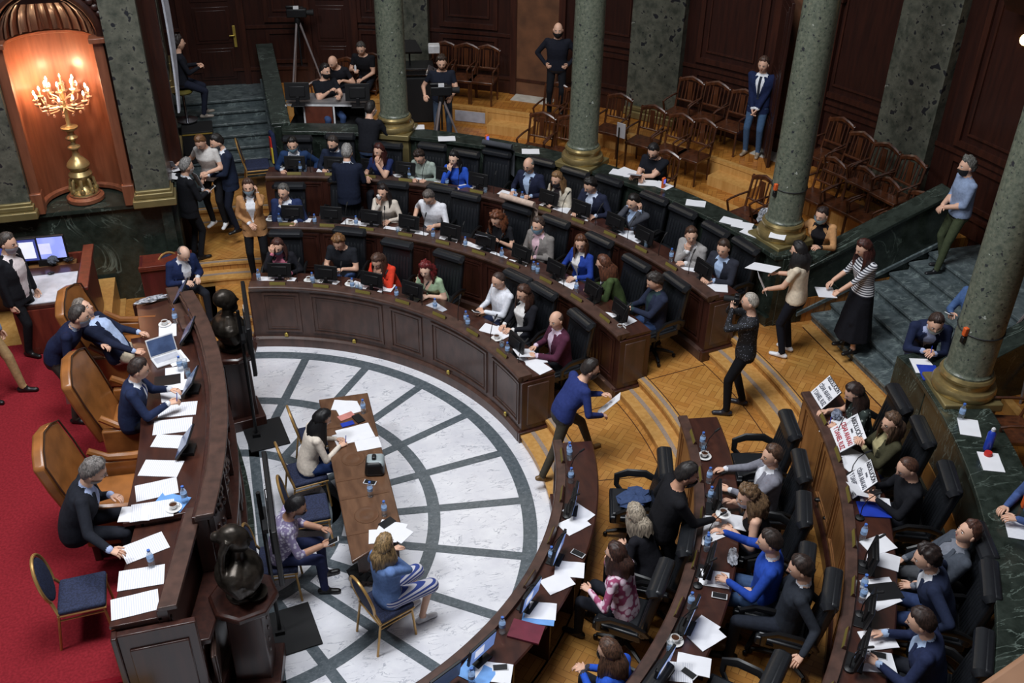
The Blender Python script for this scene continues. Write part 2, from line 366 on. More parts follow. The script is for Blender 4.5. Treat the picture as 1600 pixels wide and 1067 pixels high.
# marble stairs: seven risers between tier three and the landing, on the axis and at the left
st=MB()
for k in range(7):
    x=8.57+.295*k; z=.88+.1286*k; x2=11.6 if k==6 else x+.34
    st.box(((x+x2)/2,0,z-.35),(x2-x,2.7,.66)); st.box(((x-.03+x2)/2,0,z-.02),(x2-x+.03,2.7,.045),m=1)
    st.box((.72,(x+x2)/2,z-.35),(1.95,x2-x,.66)); st.box((.72,(x-.03+x2)/2,z-.02),(1.95,x2-x+.03,.045),m=1)
struct('floor_stairs', st, [M_STAIR,M_STAIR],bevel=.008)

# ---------------------------------------------------------------- balustrade and stair parapets of green marble
for sg,nm in((1,'balustrade'),(-1,'balustrade')):
    t=empty(nm,(0,0,0),0,'curved green marble balustrade behind the back row, %s wing'%('left' if sg>0 else 'right'),'balustrade')
    ri,ro=(7.92,8.33) if sg>0 else (8.14,8.72); a0=sg*endy(ri,1.36) ; a1=sg*endx(ri); b0=sg*endy(ro,1.36); b1=sg*endx(ro)
    MB().sector(ri+.07,ro-.06,a0,a1,Z3,ZT-.07,0,b0,b1).sector(ri+.02,ri+.08,a0,a1,Z3,Z3+.14,0).build('wall_panel',M_GREEN,t)
    MB().sector(ri,ro,a0,a1,ZT-.07,ZT,0,b0,b1).build('coping',M_GREEN,t,bevel=.01)
def parapet(name,label,dirx,cx,x0,x1,z0,z1,w=.26,base=.6):
    t=empty(name,(0,0,0),0,label,'parapet'); 
    def P(a,off,z): return (a,cx+off,z) if dirx else (cx+off,a,z)
    for nm,za,zb,ww in(('wall_panel',(base,base),(z0-.06,z1-.06),w),('coping',(z0-.06,z1-.06),(z0,z1),w+.07),):
        vs=[P(x0,-ww/2,za[0]),P(x1,-ww/2,za[1]),P(x1,ww/2,za[1]),P(x0,ww/2,za[0]),P(x0,-ww/2,zb[0]),P(x1,-ww/2,zb[1]),P(x1,ww/2,zb[1]),P(x0,ww/2,zb[0])]
        MB().add(vs,[(0,3,2,1),(4,5,6,7),(0,1,5,4),(1,2,6,5),(2,3,7,6),(3,0,4,7)]).build(nm,M_GREEN,t,bevel=.01)
    s=-1 if cx>0 and dirx else 1
    if not dirx: s=-1
    ln=math.hypot(x1-x0,z1-z0)
    vs=[P(a,s*(w/2)+o,z+dz) for a,z in((x0,.9),(x1,1.77)) for o in(0,s*.035) for dz in(-.03,.03)]
    MB().add(vs,[(0,1,3,2),(4,6,7,5),(0,4,5,1),(2,3,7,6),(1,5,7,3),(0,2,6,4)]).build('string_moulding',M_STAIR,t)
    return t
parapet('stair_parapet','green marble parapet rising beside the central stairs, the tan jacket leans on it',True,1.49,8.3,10.5,1.66,2.58)
parapet('stair_parapet','green marble parapet of the central stairs on the column side near the tripod',True,-1.49,8.3,10.5,1.66,2.58)
parapet('stair_parapet','narrow sloping green marble parapet beside the far left stairs and control table',False,1.66,8.0,11.0,1.96,2.5)

# ---------------------------------------------------------------- back wall, piers, doors
RW=11.32
wl=MB(); wl.sector(RW,RW+.3,-82,93,ZL-.4,9.5)
struct('wall_back', wl, M_WALL)
tr=MB()
def frame(mb,r,a0,a1,z0,z1,w=.07,d=.035,m=0):
    da=w/r/D2R
    mb.sector(r-d,r+.02,a0,a1,z1-w,z1,m); mb.sector(r-d,r+.02,a0,a1,z0,z0+w,m)
    mb.sector(r-d,r+.02,a0,a0+da,z0+w,z1-w,m); mb.sector(r-d,r+.02,a1-da,a1,z0+w,z1-w,m)
tr.sector(RW-.05,RW+.02,-82,93,ZL,ZL+.28); tr.sector(RW-.08,RW+.02,-82,93,ZL+.28,ZL+.33); tr.sector(RW-.03,RW+.02,-82,93,ZL+1.1,ZL+1.16)
for a0,a1 in((43.2,49.2),(57.6,63.6),(30.6,37.2),(17.6,24.6),(69.5,72.0),(77.2,81.2),(5,11.6),(-11.6,-5)):
    frame(tr,RW,a0,a1,ZL+.4,ZL+1.06); frame(tr,RW,a0,a1,ZL+1.22,ZL+4.6,.09,.05); frame(tr,RW,a0+.9,a1-.9,ZL+1.42,ZL+4.4,.03,.03)
struct('trim_4', tr, M_WALL2)
def pier(a,w,label):
    t=empty('marble_pier',pol(RW,a,ZL),a,label,'pier')
    MB().box((-.02,0,3.3),(.34,w,6.6)).box((.02,w/2+.1,3.3),(.24,.22,6.6)).build('shaft',M_PIER,t)
    m=MB().box((-.06,0,.07),(.5,w+.16,.14)).box((-.05,0,.18),(.42,w+.08,.08)).box((0,w/2+.1,.07),(.34,.26,.14))
    m.build('base_moulding',M_GILT,t,bevel=.02)
for a,w,l in((66.2,.62,'speckled green marble pier on the back wall behind the camera crew'),(40.6,.85,'wide speckled green marble pier between the two groups of wooden chairs'),(15.4,.85,'dark green marble pier on the wall above the dim chairs at the right')): pier(a,w,l)
def door(n,a,w,h,opened=0,handle=None):
    fr=MB(); da=w/2/RW/D2R
    fr.sector(RW-.09,RW+.01,a-da-.65,a-da,ZL,ZL+h+.12); fr.sector(RW-.09,RW+.01,a+da,a+da+.65,ZL,ZL+h+.12); fr.sector(RW-.12,RW+.01,a-da-.8,a+da+.8,ZL+h,ZL+h+.2)
    o=struct('door_%d'%n,fr,M_WALL2)
    c=pol(RW-.035,a,ZL); 
    lf=MB(); lw=w if not opened else w*.95
    lf.box((0,0,h/2),(.05,lw,h-.01))
    for z0,z1 in((.12,.75),(.85,1.55),(1.65,h-.1)):
        lf.box((-.03,0,(z0+z1)/2),(.02,lw*.7,z1-z0)); lf.box((-.045,0,(z0+z1)/2),(.02,lw*.58,(z1-z0)*.82))
    L=lf.build('door_leaf',M_WALL,o,loc=c,rz=a,bevel=.006)
    if opened:
        hx=pol(RW-.05,a+da,ZL); L.location=hx; L.rotation_euler=(0,0,(a+opened)*D2R)
        L.data.transform(Matrix.Translation((0,-lw/2,0)))
        MB().sector(RW-.06,RW+.005,a-da,a+da,ZL,ZL+h).build('doorway',mat('doorway_depth',(96,60,36),.8,scale=3,var=.3),o)
        MB().sector(RW-.42,RW-.02,a-da,a+da,ZL+.001,ZL+.012).build('threshold',mat('threshold_marble',(186,182,172),.4),o)
    if handle:
        MB().box((-.035,handle,.97),(.02,.055,.42)).tube([(-.045,handle,1.0),(-.09,handle,1.0),(-.09,handle+.1,1.0)],.012,6).build('door_handle',M_BRASS,L,bevel=.004)
door(1,86.3,1.0,2.5,0,-.40); door(2,74.6,.8,2.4); door(3,53.4,.85,2.6,62); door(4,27.0,.95,2.75,-48); door(5,0,1.5,2.9)

# ---------------------------------------------------------------- columns on the balustrade
def column(name,r,a,label):
    t=empty(name,pol(r,a,ZT),a,label,'column')
    MB().box((0,0,-.0),(.66,.66,.10)).box((0,0,-.55),(.56,.62,1.1)).build('plinth',[M_GILT],t,bevel=.015)
    MB().lathe([(.33,.05),(.345,.08),(.345,.13),(.33,.16),(.275,.17),(.265,.20),(.265,.22),(.29,.24),(.295,.27),(.28,.30),(.25,.305)],32).build('base_moulding',M_GOLD,t)
    MB().lathe([(.262,.30),(.262,.325),(.245,.34),(.24,.36),(.238,1.8),(.225,4),(.205,7)],32).build('shaft',M_COLUMN,t)
    return t
for r,a,l in((8.12,63.9,'speckled green marble column behind the man in the black sweater and white mask'),(8.14,39.3,'speckled green marble column between the wooden chairs, left of the clerk in black polo'),
    (8.36,12.9,'speckled green marble column with an orange strap, beside the central stairs'),(8.52,-13.9,'speckled green marble column nearest the camera, right of the central stairs')):
    column('marble_column',r,a,l)
MB().box((8.25,-1.52,(ZT+Z3)/2-.02),(.5,.6,ZT-Z3+.03)).build('stair_pedestal',M_GREEN,bevel=.01)
tag(bpy.data.objects['stair_pedestal'],'green marble pedestal with papers at the foot of the central stairs','pedestal')

o_=MB().box((8.17,1.56,(1.84+Z3)/2),(.46,.42,1.84-Z3)).build('stair_pedestal',M_GREEN,bevel=.01)
tag(o_,'green marble pedestal below the strapped column at the foot of the stairs','pedestal')
# ---------------------------------------------------------------- left side wall with the lamp niche
YN=5.42; NX0,NX1,NC=-2.04,-.82,-1.43; ZN=1.88
w=MB()
w.box((-2.38,YN+.3,ZN/2-.1),(4.44,.6,ZN+.2-.06),m=1)                     # green marble dado under the niche
w.box((-2.37,YN+.28,ZN-.03),(4.46,.7,.06),m=1)
for x0,x1 in((-4.6,NX0),(NX1,-.20)): w.box(((x0+x1)/2,YN+.55,(ZN+9)/2),(x1-x0,.9,9-ZN),m=0)
w.box((-1.43,YN+.62,6.9),(1.3,.8,4.2),m=0)
w.box((-2.3,YN+1.35,4.5),(4.56,.3,9),m=0)
struct('wall_left', w, [M_WALL2,M_GREEN])
ni=MB(); n=20; R=.61
vs=[]; zz=[ZN,2.2,3.0,3.8,4.32]
for z in zz:
    for i in range(n+1):
        a=math.pi*i/n; vs.append((NC+R*math.cos(a),YN+.12+R*math.sin(a)*.95,z))
fs=[(k*(n+1)+i,k*(n+1)+i+1,(k+1)*(n+1)+i+1,(k+1)*(n+1)+i) for k in range(len(zz)-1) for i in range(n)]
ni.add(vs,fs)
ni.tube([(NC+R*math.cos(math.pi*i/20),YN+.12+R*math.sin(math.pi*i/20)*.95,4.30) for i in range(21)],.03,6)
ni.tube([(NC+R*math.cos(math.pi*i/20)*.985,YN+.12+R*math.sin(math.pi*i/20)*.93,ZN+.06) for i in range(21)],.05,6)
struct('trim_5', ni, M_NICHE, fix=False)
# scallop shell half dome
vs=[];fs=[];k=9;n=44
for j in range(k+1):
    e=math.pi/2*j/k
    for i in range(n+1):
        a=math.pi*i/n; rr=R*(1-.035*abs(math.sin(a*11)))*math.cos(e); vs.append((NC+rr*math.cos(a),YN+.10+rr*math.sin(a)*.95,4.34+R*math.sin(e)))
fs=[(j*(n+1)+i,j*(n+1)+i+1,(j+1)*(n+1)+i+1,(j+1)*(n+1)+i) for j in range(k) for i in range(n)]
sh=MB().add(vs,fs)
for i in range(13):                                       # ribs radiating in relief
    a=math.pi*(i+.5)/13; sh.tube([(NC+R*.98*math.cos(a)*math.cos(e),YN+.1+R*.93*math.sin(a)*math.cos(e),4.34+R*.98*math.sin(e)) for e in(.0,.3,.6,.9,1.2,1.45)],[.03,.028,.024,.018,.012,.006],6)
sh.tube([(NC+(R+.10)*math.cos(math.pi*i/20),YN+.04,4.34+(R+.10)*math.sin(math.pi*i/20)) for i in range(21)],.07,8)
for i in range(26):
    a=math.pi*(i+.5)/26; sh.ell((NC+(R+.2)*math.cos(a),YN+.03,4.34+(R+.2)*math.sin(a)),(.06,.05,.05),8,5)
struct('trim_6', sh, M_WALL, fix=False)
tr=MB()
for x in(NX0-.03,NX1+.03): tr.box((x,YN+.04,ZN+1.22),(.14,.16,2.44)); tr.box((x,YN+.0,4.34),(.22,.22,.07)); tr.box((x,YN+.0,ZN+.16),(.17,.2,.32))
struct('trim_7', tr, M_NICHE, bevel=.01)
def pilaster(x,w,label,y=YN,zb=ZN):
    t=empty('marble_pilaster',(x,y,zb),0,label,'pilaster')
    MB().box((0,0,3.3),(w,.3,6.6)).build('shaft',M_PIER,t)
    MB().box((0,-.05,.06),(w+.14,.42,.12)).box((0,-.03,.16),(w+.08,.36,.08)).box((0,-.02,.22),(w+.03,.33,.05)).build('base_moulding',M_GILT,t,bevel=.015)
pilaster(-.44,.48,'speckled marble pilaster right of the lamp niche'); pilaster(-2.44,.6,'speckled marble pilaster at the left edge beside the lamp niche')
sw=MB(); sw.box((-.36,8.9,4.6),(.3,6.2,9.2),m=0); sw.box((-.31,8.6,.9),(.16,6.6,1.9),m=1); sw.box((-.30,7.2,ZN-.03),(.26,3.4,.06),m=1)
struct('wall_side', sw, [M_WALL2,M_GREEN])
for y,z,l in((7.3,ZN,'nearer narrow marble pilaster on the side wall by the left stairs'),(9.0,2.45,'farther narrow marble pilaster on the side wall by the left stairs')):
    t=empty('marble_pilaster',(-.2,y,z),90,l,'pilaster')
    MB().box((0,0,3),(.7,.2,6)).build('shaft',M_PIER,t); MB().box((0,-.02,.06),(.86,.32,.12)).box((0,0,.17),(.78,.26,.1)).box((.5,0,.26),(.5,.26,.12)).build('base_moulding',M_GOLD,t,bevel=.01)
# left return of the wall above the dais
struct('wall_end', MB().box((-4.7,3,3),(.3,6,7)), M_WALL)
CZ=4.98
# cornice high at the top right
struct('trim_8', MB().ring([(RW-.35,CZ),(RW+.1,CZ),(RW+.1,CZ+.5),(RW-.75,CZ+.5),(RW-.6,CZ+.3),(RW-.45,CZ+.15)],-60,9), M_WALL2)

# ---------------------------------------------------------------- the three curved rows of desks
def desk_row(k,sg,label):
    r0,zt,zf=((4.0,1.04,0),(5.45,1.29,Z1),(6.85,1.54,Z2))[k]
    if sg<0: r0=(4.03,5.52,6.98)[k]
    zs=zf+.25; a0,a1=sg*9.6,sg*79.5; dep=.48 if sg>0 else .42
    t=empty('curved_desk',(0,0,0),0,label,'desk','curved desks of the %s wing'%('left' if sg>0 else 'right'))
    del t['group']
    W_=M_DESK if k==0 else M_MAHO
    if sg<0: W_=M_LIGHTW if k else M_DESK
    MB().ring([(r0-.045,zf-.02),(r0+.02,zf-.02),(r0+.02,zf+.17),(r0-.02,zf+.17),(r0-.045,zf+.14)],a0,a1).build('plinth',M_DESK if sg>0 else M_MAHO,t)
    p=MB(); p.sector(r0,r0+.03,a0,a1,zf,zt-.02)
    if k==0:
        cs=[(10.2,20.2),(22.0,38.2),(40.6,48.6),(50.4,66.8),(69.2,77.0)]
    else:
        n=(14 if k==1 else 18) if sg>0 else (8,9,11)[k]; s=(79.0-10.2)/n; cs=[(10.2+s*i+.3,10.2+s*(i+1)-.3) for i in range(n)]
    for c0,c1 in cs:
        frame(p,r0,sg*c0 if sg>0 else -c1,sg*c1 if sg>0 else -c0,zf+.25,zt-.12,.03,.018)
        x0,x1=(c0,c1) if sg>0 else (-c1,-c0); dd=.07/r0/D2R
        frame(p,r0,x0+dd,x1-dd,zf+.31,zt-.18,.014,.010)
    p.build('front_panel',W_,t)
    rw=.15 if sg>0 else .06
    MB().ring([(r0-.05,zt-.03),(r0-.045,zt-.012),(r0-.03,zt),(r0+rw,zt),(r0+rw,zt-.05),(r0-.005,zt-.10),(r0-.03,zt-.07)],a0,a1,0).build('cap_rail',M_DESK,t)
    MB().ring([(r0+rw-.05,zt-.05),(r0+dep,zt-.05),(r0+dep+.015,zt-.065),(r0+dep,zt-.09),(r0+rw-.05,zt-.09)],a0,a1).build('desktop',M_TOP,t)
    kk=(8,11,14)[k]
    for i in range(kk+1):
        a=a0+(a1-a0)*i/kk
        if i in(0,kk):
            c=pol(r0+dep/2,a,0)
            MB().box((c[0],c[1],(zf+zt-.1)/2),(dep,.04,zt-.1-zf),rz=a).box((c[0],c[1],zf+.07),(dep+.08,.10,.18),rz=a).build('end_panel',M_MAHO,t,bevel=.006)
            MB().box(pol(r0+dep/2,a,(zf+zt)/2+.04),(dep*.66,.06,(zt-zf)*.62),rz=a).build('end_moulding',M_DESK,t,bevel=.012)
        else:
            MB().box(pol(r0+dep/2,a,(zs+zt-.1)/2),(dep-.1,.03,zt-.1-zs),rz=a).build('divider',M_MAHO,t)
    if k==0 and sg>0:
        for a in(72.8,57.5,33.5,15.):
            q=pol(r0-.03,a,.22); MB().ell(q,(.02,.02,.02)).box((q[0],q[1],.2),(.015,.05,.05),rz=a).build('brass_catch',M_BRASS,t)
    return t
for k in range(3):
    desk_row(k,1,('front curved wooden desk facing the marble floor, left wing','second curved wooden desk of the left wing, behind the front row chairs','rearmost curved wooden desk of the left wing, below the balustrade')[k])
    desk_row(k,-1,('front curved wooden desk of the right wing at the edge of the marble floor','second curved wooden desk of the right wing, beside the waiter in black','rearmost curved desk of the right wing with three placards on it')[k])

# ---------------------------------------------------------------- dais
ZD=.9
d=MB(); d.prism([(-4.5,-2.72),(-.45,-2.72),(-.3,-2.3),(-.05,-1.5),(.05,0),(-.05,1.5),(-.3,2.6),(-.5,3.35),(-4.5,3.35)],0,ZD)
struct('floor_dais', d, M_CARPET)
struct('floor_dais_step', MB().box((-2.6,-3.0,.32),(4,.6,.64)).box((-2.6,-2.80,.66),(4.0,.2,.04)), M_OAK)
struct('trim_9', MB().box((-2.55,-2.76,ZD-.09),(4.1,.07,.19),m=0).box((-2.3,3.39,ZD-.14),(3.8,.08,.3),m=1), [M_CARPD,M_OAK])
struct('trim_10', MB().box((-2.3,3.9,.5),(2.2,1.0,.8)).box((-1.55,4.4,.45),(.6,1.9,.5)), M_OAK)
# curved presidential desk: green marble plinth, carved front, raised rim, inner table, two lower wings
t=empty('presidential_desk',(0,0,0),0,'large carved presidential desk on the dais behind the two standing screens','desk')
def arcx(y,xm,s): return xm-s*y*y
def strip(mb,xa,xb,sa,sb,y0,y1,z0,z1,m=0,n=14):
    vs=[]
    for i in range(n+1):
        y=y0+(y1-y0)*i/n
        vs+=[(arcx(y,xa,sa),y,z0),(arcx(y,xb,sb),y,z0),(arcx(y,xb,sb),y,z1),(arcx(y,xa,sa),y,z1)]
    fs=[(4*i+j,4*i+4+j,4*i+4+(j+1)%4,4*i+(j+1)%4) for i in range(n) for j in range(4)]+[(0,1,2,3),(4*n+3,4*n+2,4*n+1,4*n)]
    return mb.add(vs,fs,m)
S2_=.055
strip(MB(),.0,.42,S2_,S2_,-2.75,2.75,0,.16).build('marble_plinth',M_GREEN,t)
p=MB(); strip(p,.10,.36,S2_,S2_,-2.7,2.7,.16,.34); strip(p,.12,.30,S2_,S2_,-2.7,2.7,.34,1.05); strip(p,.12,.37,S2_,S2_,-2.7,2.7,1.05,1.12); strip(p,.12,.27,S2_,S2_,-1.85,1.95,1.12,1.85)
p.build('front_panel',M_MAHO,t,bevel=.01)
p=MB(); rng2=random.Random(3)
for i in range(70):                                       # carved frieze in relief
    y=-1.8+3.7*i/69; z=1.48+.16*math.sin(i*1.9)+rng2.uniform(-.08,.08); p.ell((arcx(y,.275,S2_),y,z),(.03,.045,.055),7,5)
for y in(-1.8,-1.1,-.4,.4,1.1,1.8): p.box((arcx(y,.29,S2_),y,1.48),(.05,.07,.66))
p.build('carved_frieze',M_MAHO,t)
for i in range(7):
    y=-2.5+5*i/6; MB().box((arcx(y,.31,S2_),y,.70),(.03,.55,.5)).box((arcx(y,.325,S2_),y,.70),(.03,.42,.38)).build('lower_panel',M_DESK,t,bevel=.01)
p=MB(); strip(p,.17,.34,S2_,S2_,-1.92,2.35,1.85,1.91); strip(p,.19,.36,S2_,S2_,-1.95,2.38,1.91,1.95)
p.build('rim_rail',M_DESK,t,bevel=.008)
p=MB(); strip(p,-.58,.18,.05,S2_,-1.62,1.75,1.68,1.73); p.build('desktop',M_TOP,t,bevel=.006)
p=MB(); strip(p,-.50,-.44,.05,.05,-1.55,1.7,ZD,1.68); p.box((-.22,-1.58,1.3),(.62,.05,.78)); p.box((-.22,1.71,1.3),(.62,.05,.78))
p.build('inner_panel',M_MAHO,t,bevel=.006)
for s,y0,y1 in((-1,-2.82,-1.60),(1,1.76,2.85)):
    p=MB(); p.prism([(-.80,y0),(-.36,y0),(-.12,y1),(-.62,y1)] if s<0 else [(-.62,y0),(-.12,y0),(-.28,y1),(-.72,y1)],1.60,1.64); p.build('side_desktop',M_TOP,t,bevel=.006)
    ye=y0+.03 if s<0 else y1-.03
    p=MB(); p.box((-.52,ye,1.24),(.48,.05,.72)); p.prism([(-.40,y0),(-.30,y0),(-.06,y1),(-.16,y1)] if s<0 else [(-.16,y0),(-.06,y0),(-.22,y1),(-.32,y1)],ZD-.4,1.72)
    p.build('side_panel',M_MAHO,t,bevel=.008)
    p=MB(); p.prism([(-.38,y0-.02),(-.22,y0-.02),(.04,y1),(-.12,y1)] if s<0 else [(-.12,y0),(.04,y0),(-.16,y1),(-.32,y1)],1.72,1.77); p.build('side_rail',M_DESK,t,bevel=.006)
MB().box((-.42,-2.86,.80),(.66,.07,1.56)).box((-.42,-2.90,1.0),(.50,.03,.8)).box((-.30,-2.93,.30),(.9,.18,.6)).box((-.77,-2.86,.80),(.05,.12,1.56)).build('end_block',M_MAHO,t,bevel=.01)

# bust on pedestal, twice
def bust(x,y,rz,label,female=False,sc=1.):
    g=empty('bust_pedestal',(x,y,0),rz,'dark wooden pedestal under the '+label.split(' on ')[0],'pedestal')
    MB().box((0,0,.08),(.52,.52,.16)).box((0,0,.62),(.36,.36,.95),top=(.92,.92)).box((0,0,1.06),(.40,.40,.05)).build('shaft',M_MAHO,g,bevel=.012)
    MB().lathe([(.30,1.09),(.33,1.11),(.33,1.16),(.30,1.18)],8).build('top_slab',M_MAHO,g,bevel=.008)
    m=MB(); 
    for i in range(5): m.ell((.17,-.06+.03*i,.45+.12*i),(.02,.025,.03),6,4)
    m.build('carving',M_DESK,g)
    if not female: MB().box((.205,0,1.02),(.01,.14,.09)).build('brass_plate',M_YEL,g)
    b=MB(); zb=1.18
    b.lathe([(.14,0),(.16,.02),(.16,.06),(.10,.09),(.09,.16)],16,(0,0,zb))
    b.ell((.02,0,zb+.28),(.21,.27,.20),16,10); b.ell((-.05,0,zb+.33),(.17,.25,.16),16,10); b.caps((-.02,.17,zb+.37),(.0,.07,zb+.43),.105,.085,12); b.caps((-.02,-.17,zb+.37),(.0,-.07,zb+.43),.105,.085,12); b.caps((-.01,.20,zb+.34),(.02,.20,zb+.22),.10,.07,12); b.caps((-.01,-.20,zb+.34),(.02,-.20,zb+.22),.10,.07,12)
    b.caps((0,0,zb+.40),(.02,0,zb+.58),.08,.07)
    hd=zb+.70; D_=headshape(HG,female)*1.3; vv=[(p_[1]+.03,-p_[0],p_[2]+hd) for p_ in D_]
    b.add(vv,HF); b.ell((-.01,0,hd+.045),(.135,.112,.125),16,10)
    if female:
        for i in range(9): 
            a=-1.6+.4*i; b.tube([(-.02,.11*math.sin(a),hd+.08),(-.09,.13*math.sin(a),hd-.05),(-.11,.17*math.sin(a),hd-.2),(-.10,.2*math.sin(a),hd-.32)],[.035,.04,.03,.02],7)
        b.ell((-.14,0,hd+.05),(.06,.06,.06))
    else:
        b.ell((.10,0,hd-.11),(.06,.06,.07)); b.tube([(.10,-.11,zb+.43),(.16,-.05,zb+.34),(.17,0,zb+.20)],[.03,.035,.02],7); b.tube([(.10,.11,zb+.43),(.16,.05,zb+.34),(.17,0,zb+.20)],[.03,.035,.02],7)
    for k_ in range(6): b.tube([(.06,-.26+.1*k_,zb+.36),(.15,-.2+.08*k_,zb+.24),(.10,-.14+.055*k_,zb+.12)],[.012,.018,.012],6)
    b=fuse(b,.011)
    if female: b.lathe([(.02,.02),(.10,.05),(.115,.09),(.10,.09),(.02,.04)],16,(.13,-.05,zb-.02))
    o=b.build('bronze_bust',M_BRONZE,None,loc=(x,y,0),rz=rz,smooth=60); o.scale=(1,1,1)
    tag(o,label,'bust')
bust(.42,2.10,10,'dark bronze bust of a man on the far pedestal, beyond the farther standing screen')
bust(.30,-2.28,-10,'dark bronze bust with draped hair on the near pedestal at the bottom',True)
# screens on stands
for y,yt,l in((1.66,1.85,'farther'),(-1.80,-1.75,'nearer')):
    g=empty('screen_stand',(.62,y,0),0,'tall black screen stand with a square floor plate, the %s one'%l,'stand')
    MB().box((.06,0,.012),(.52,.62,.024)).build('floor_plate',M_BLK2,g,rz=8,bevel=.004)
    MB().tube([(-.06,0,.02),(-.05,0,1.98)],.022,8).box((-.06,0,.05),(.10,.10,.05)).build('pole',M_BLACK,g)
    MB().box((-.03,0,1.62),(.05,.34,.05)).build('bracket',M_BLACK,g)
    o=empty('flat_screen',(.67,yt,1.60),0,'large black flat screen on a pole in front of the dais, the %s one'%l,'screen')
    MB().box((0,0,0),(.05,1.22,.70)).build('casing',M_BLACK,o,bevel=.01); MB().box((.027,0,.0),(.004,1.18,.66)).build('display',mat('screen_glass',(8,8,10),.1),o)
    MB().box((-.035,0,-.05),(.03,.6,.34)).build('rear_cover',M_BLK2,o,bevel=.01); MB().tube([(-.02,-.5,-.36),(-.02,-.5,-.41),(-.02,-.4,-.41),(-.02,-.4,-.36)],.008,6).build('handle',M_BLACK,o)
    MB().box((-.028,-.02,.30),(.006,.12,.04)).build('sticker',M_WARMW,o)

# ---------------------------------------------------------------- the lamp in the niche
t=empty('candelabrum_lamp',(NC-.02,YN+.30,ZN),0,'gilded standing candelabrum with lit bulbs in the wall niche','lamp')
MB().lathe([(.25,0),(.27,.02),(.27,.07),(.24,.09),(.22,.10),(.22,.12)],24).build('wooden_base',M_NICHE,t)
m=MB().lathe([(.20,.12),(.19,.15),(.12,.19),(.09,.24),(.10,.30),(.15,.36),(.17,.42),(.13,.48)],20)
for i in range(8):
    a=i*math.pi/4; m.tube([(.09*math.cos(a),.09*math.sin(a),.16),(.18*math.cos(a),.18*math.sin(a),.22),(.16*math.cos(a),.16*math.sin(a),.34),(.10*math.cos(a),.1*math.sin(a),.40)],[.03,.025,.025,.02],6); m.ell((.18*math.cos(a),.18*math.sin(a),.19),(.04,.04,.05),7,5)
m.build('ornate_foot',M_GOLD,t)
MB().lathe([(.10,.46),(.15,.52),(.165,.56),(.15,.60),(.10,.66),(.06,.70),(.045,.76),(.05,.80),(.09,.83),(.09,.85),(.04,.88),(.035,.93),(.08,.97),(.09,.99),(.05,1.03),(.05,1.08),(.11,1.12),(.12,1.15),(.05,1.17),(.03,1.2),(.025,1.55),(.04,1.6),(.02,1.7)],20).build('stem',M_GOLD,t)
arms=MB(); bulbs=[]
for ring,(R_,zc,cnt) in enumerate(((.36,1.58,12),(.20,1.74,6))):
    for i in range(cnt):
        a=2*math.pi*(i+.5*ring)/cnt; ca,sa=math.cos(a),math.sin(a)
        arms.tube([(.03*ca,.03*sa,1.45+.1*ring),(R_*.5*ca,R_*.5*sa,zc-.14),(R_*.9*ca,R_*.9*sa,zc-.12),(R_*ca,R_*sa,zc-.03)],.009,5)
        arms.lathe([(.015,-.04),(.045,-.01),(.045,.0),(.014,.005),(.014,.07)],10,(R_*ca,R_*sa,zc)); bulbs.append((R_*ca,R_*sa,zc+.07))
        arms.ell((R_*.7*ca,R_*.7*sa,zc-.18),(.02,.02,.025),6,4)
arms.build('branches',mat('lamp_brass',(210,170,140),.3,.5),t)
M_BULB=mat('lit_bulb',(255,236,214),.3,emit=((255,226,190),14))
M_DIMB=mat('unlit_candle',(220,205,190),.4)
for i,(x,y,z) in enumerate(bulbs):
    m=MB().lathe([(.007,0),(.017,.02),(.015,.04),(.005,.068)],8,(x,y,z)); m.build('bulb',M_BULB if i%5!=3 else M_DIMB,t,smooth=60)
point('lamp_glow',(NC-.22,YN+.30,ZN+1.80),34,(1,.58,.32),.07); point('lamp_glow',(NC+.15,YN+.10,ZN+1.78),20,(1,.58,.34),.07)
t=empty('wall_lamp',pol(RW-.3,-1.0,4.9),0,'small round lit wall lamp at the upper right edge','lamp')
_q=at(1602,62,4.6); t.location=_q
MB().ell((0,0,0),(.07,.07,.08)).build('globe',mat('warm_globe',(255,220,150),.3,emit=((255,214,140),6)),t); MB().tube([(0,0,-.05),(.1,0,-.2),(.5,0,-.22)],.02,6).build('bracket',M_BRASS,t)

# wooden gallery rail near the camera, bottom right
q0,q1=at(1400,1110,6.2),at(1660,935,6.2); v=Vector(q1)-Vector(q0); rz=math.degrees(math.atan2(v.y,v.x))
t=empty('gallery_rail',tuple((Vector(q0)+Vector(q1))/2+Vector((.10,-.26,0))),rz,'out of focus tan wooden handrail at the bottom right corner','handrail')
MB().box((0,0,-.05),(3.2,.44,.1)).build('handrail',mat('rail_wood',(150,112,84),.5,col2=(128,92,68),scale=3),t,bevel=.02); MB().box((0,-.05,-.55),(3.2,.12,.9)).build('rail_panel',M_WALL2,t)

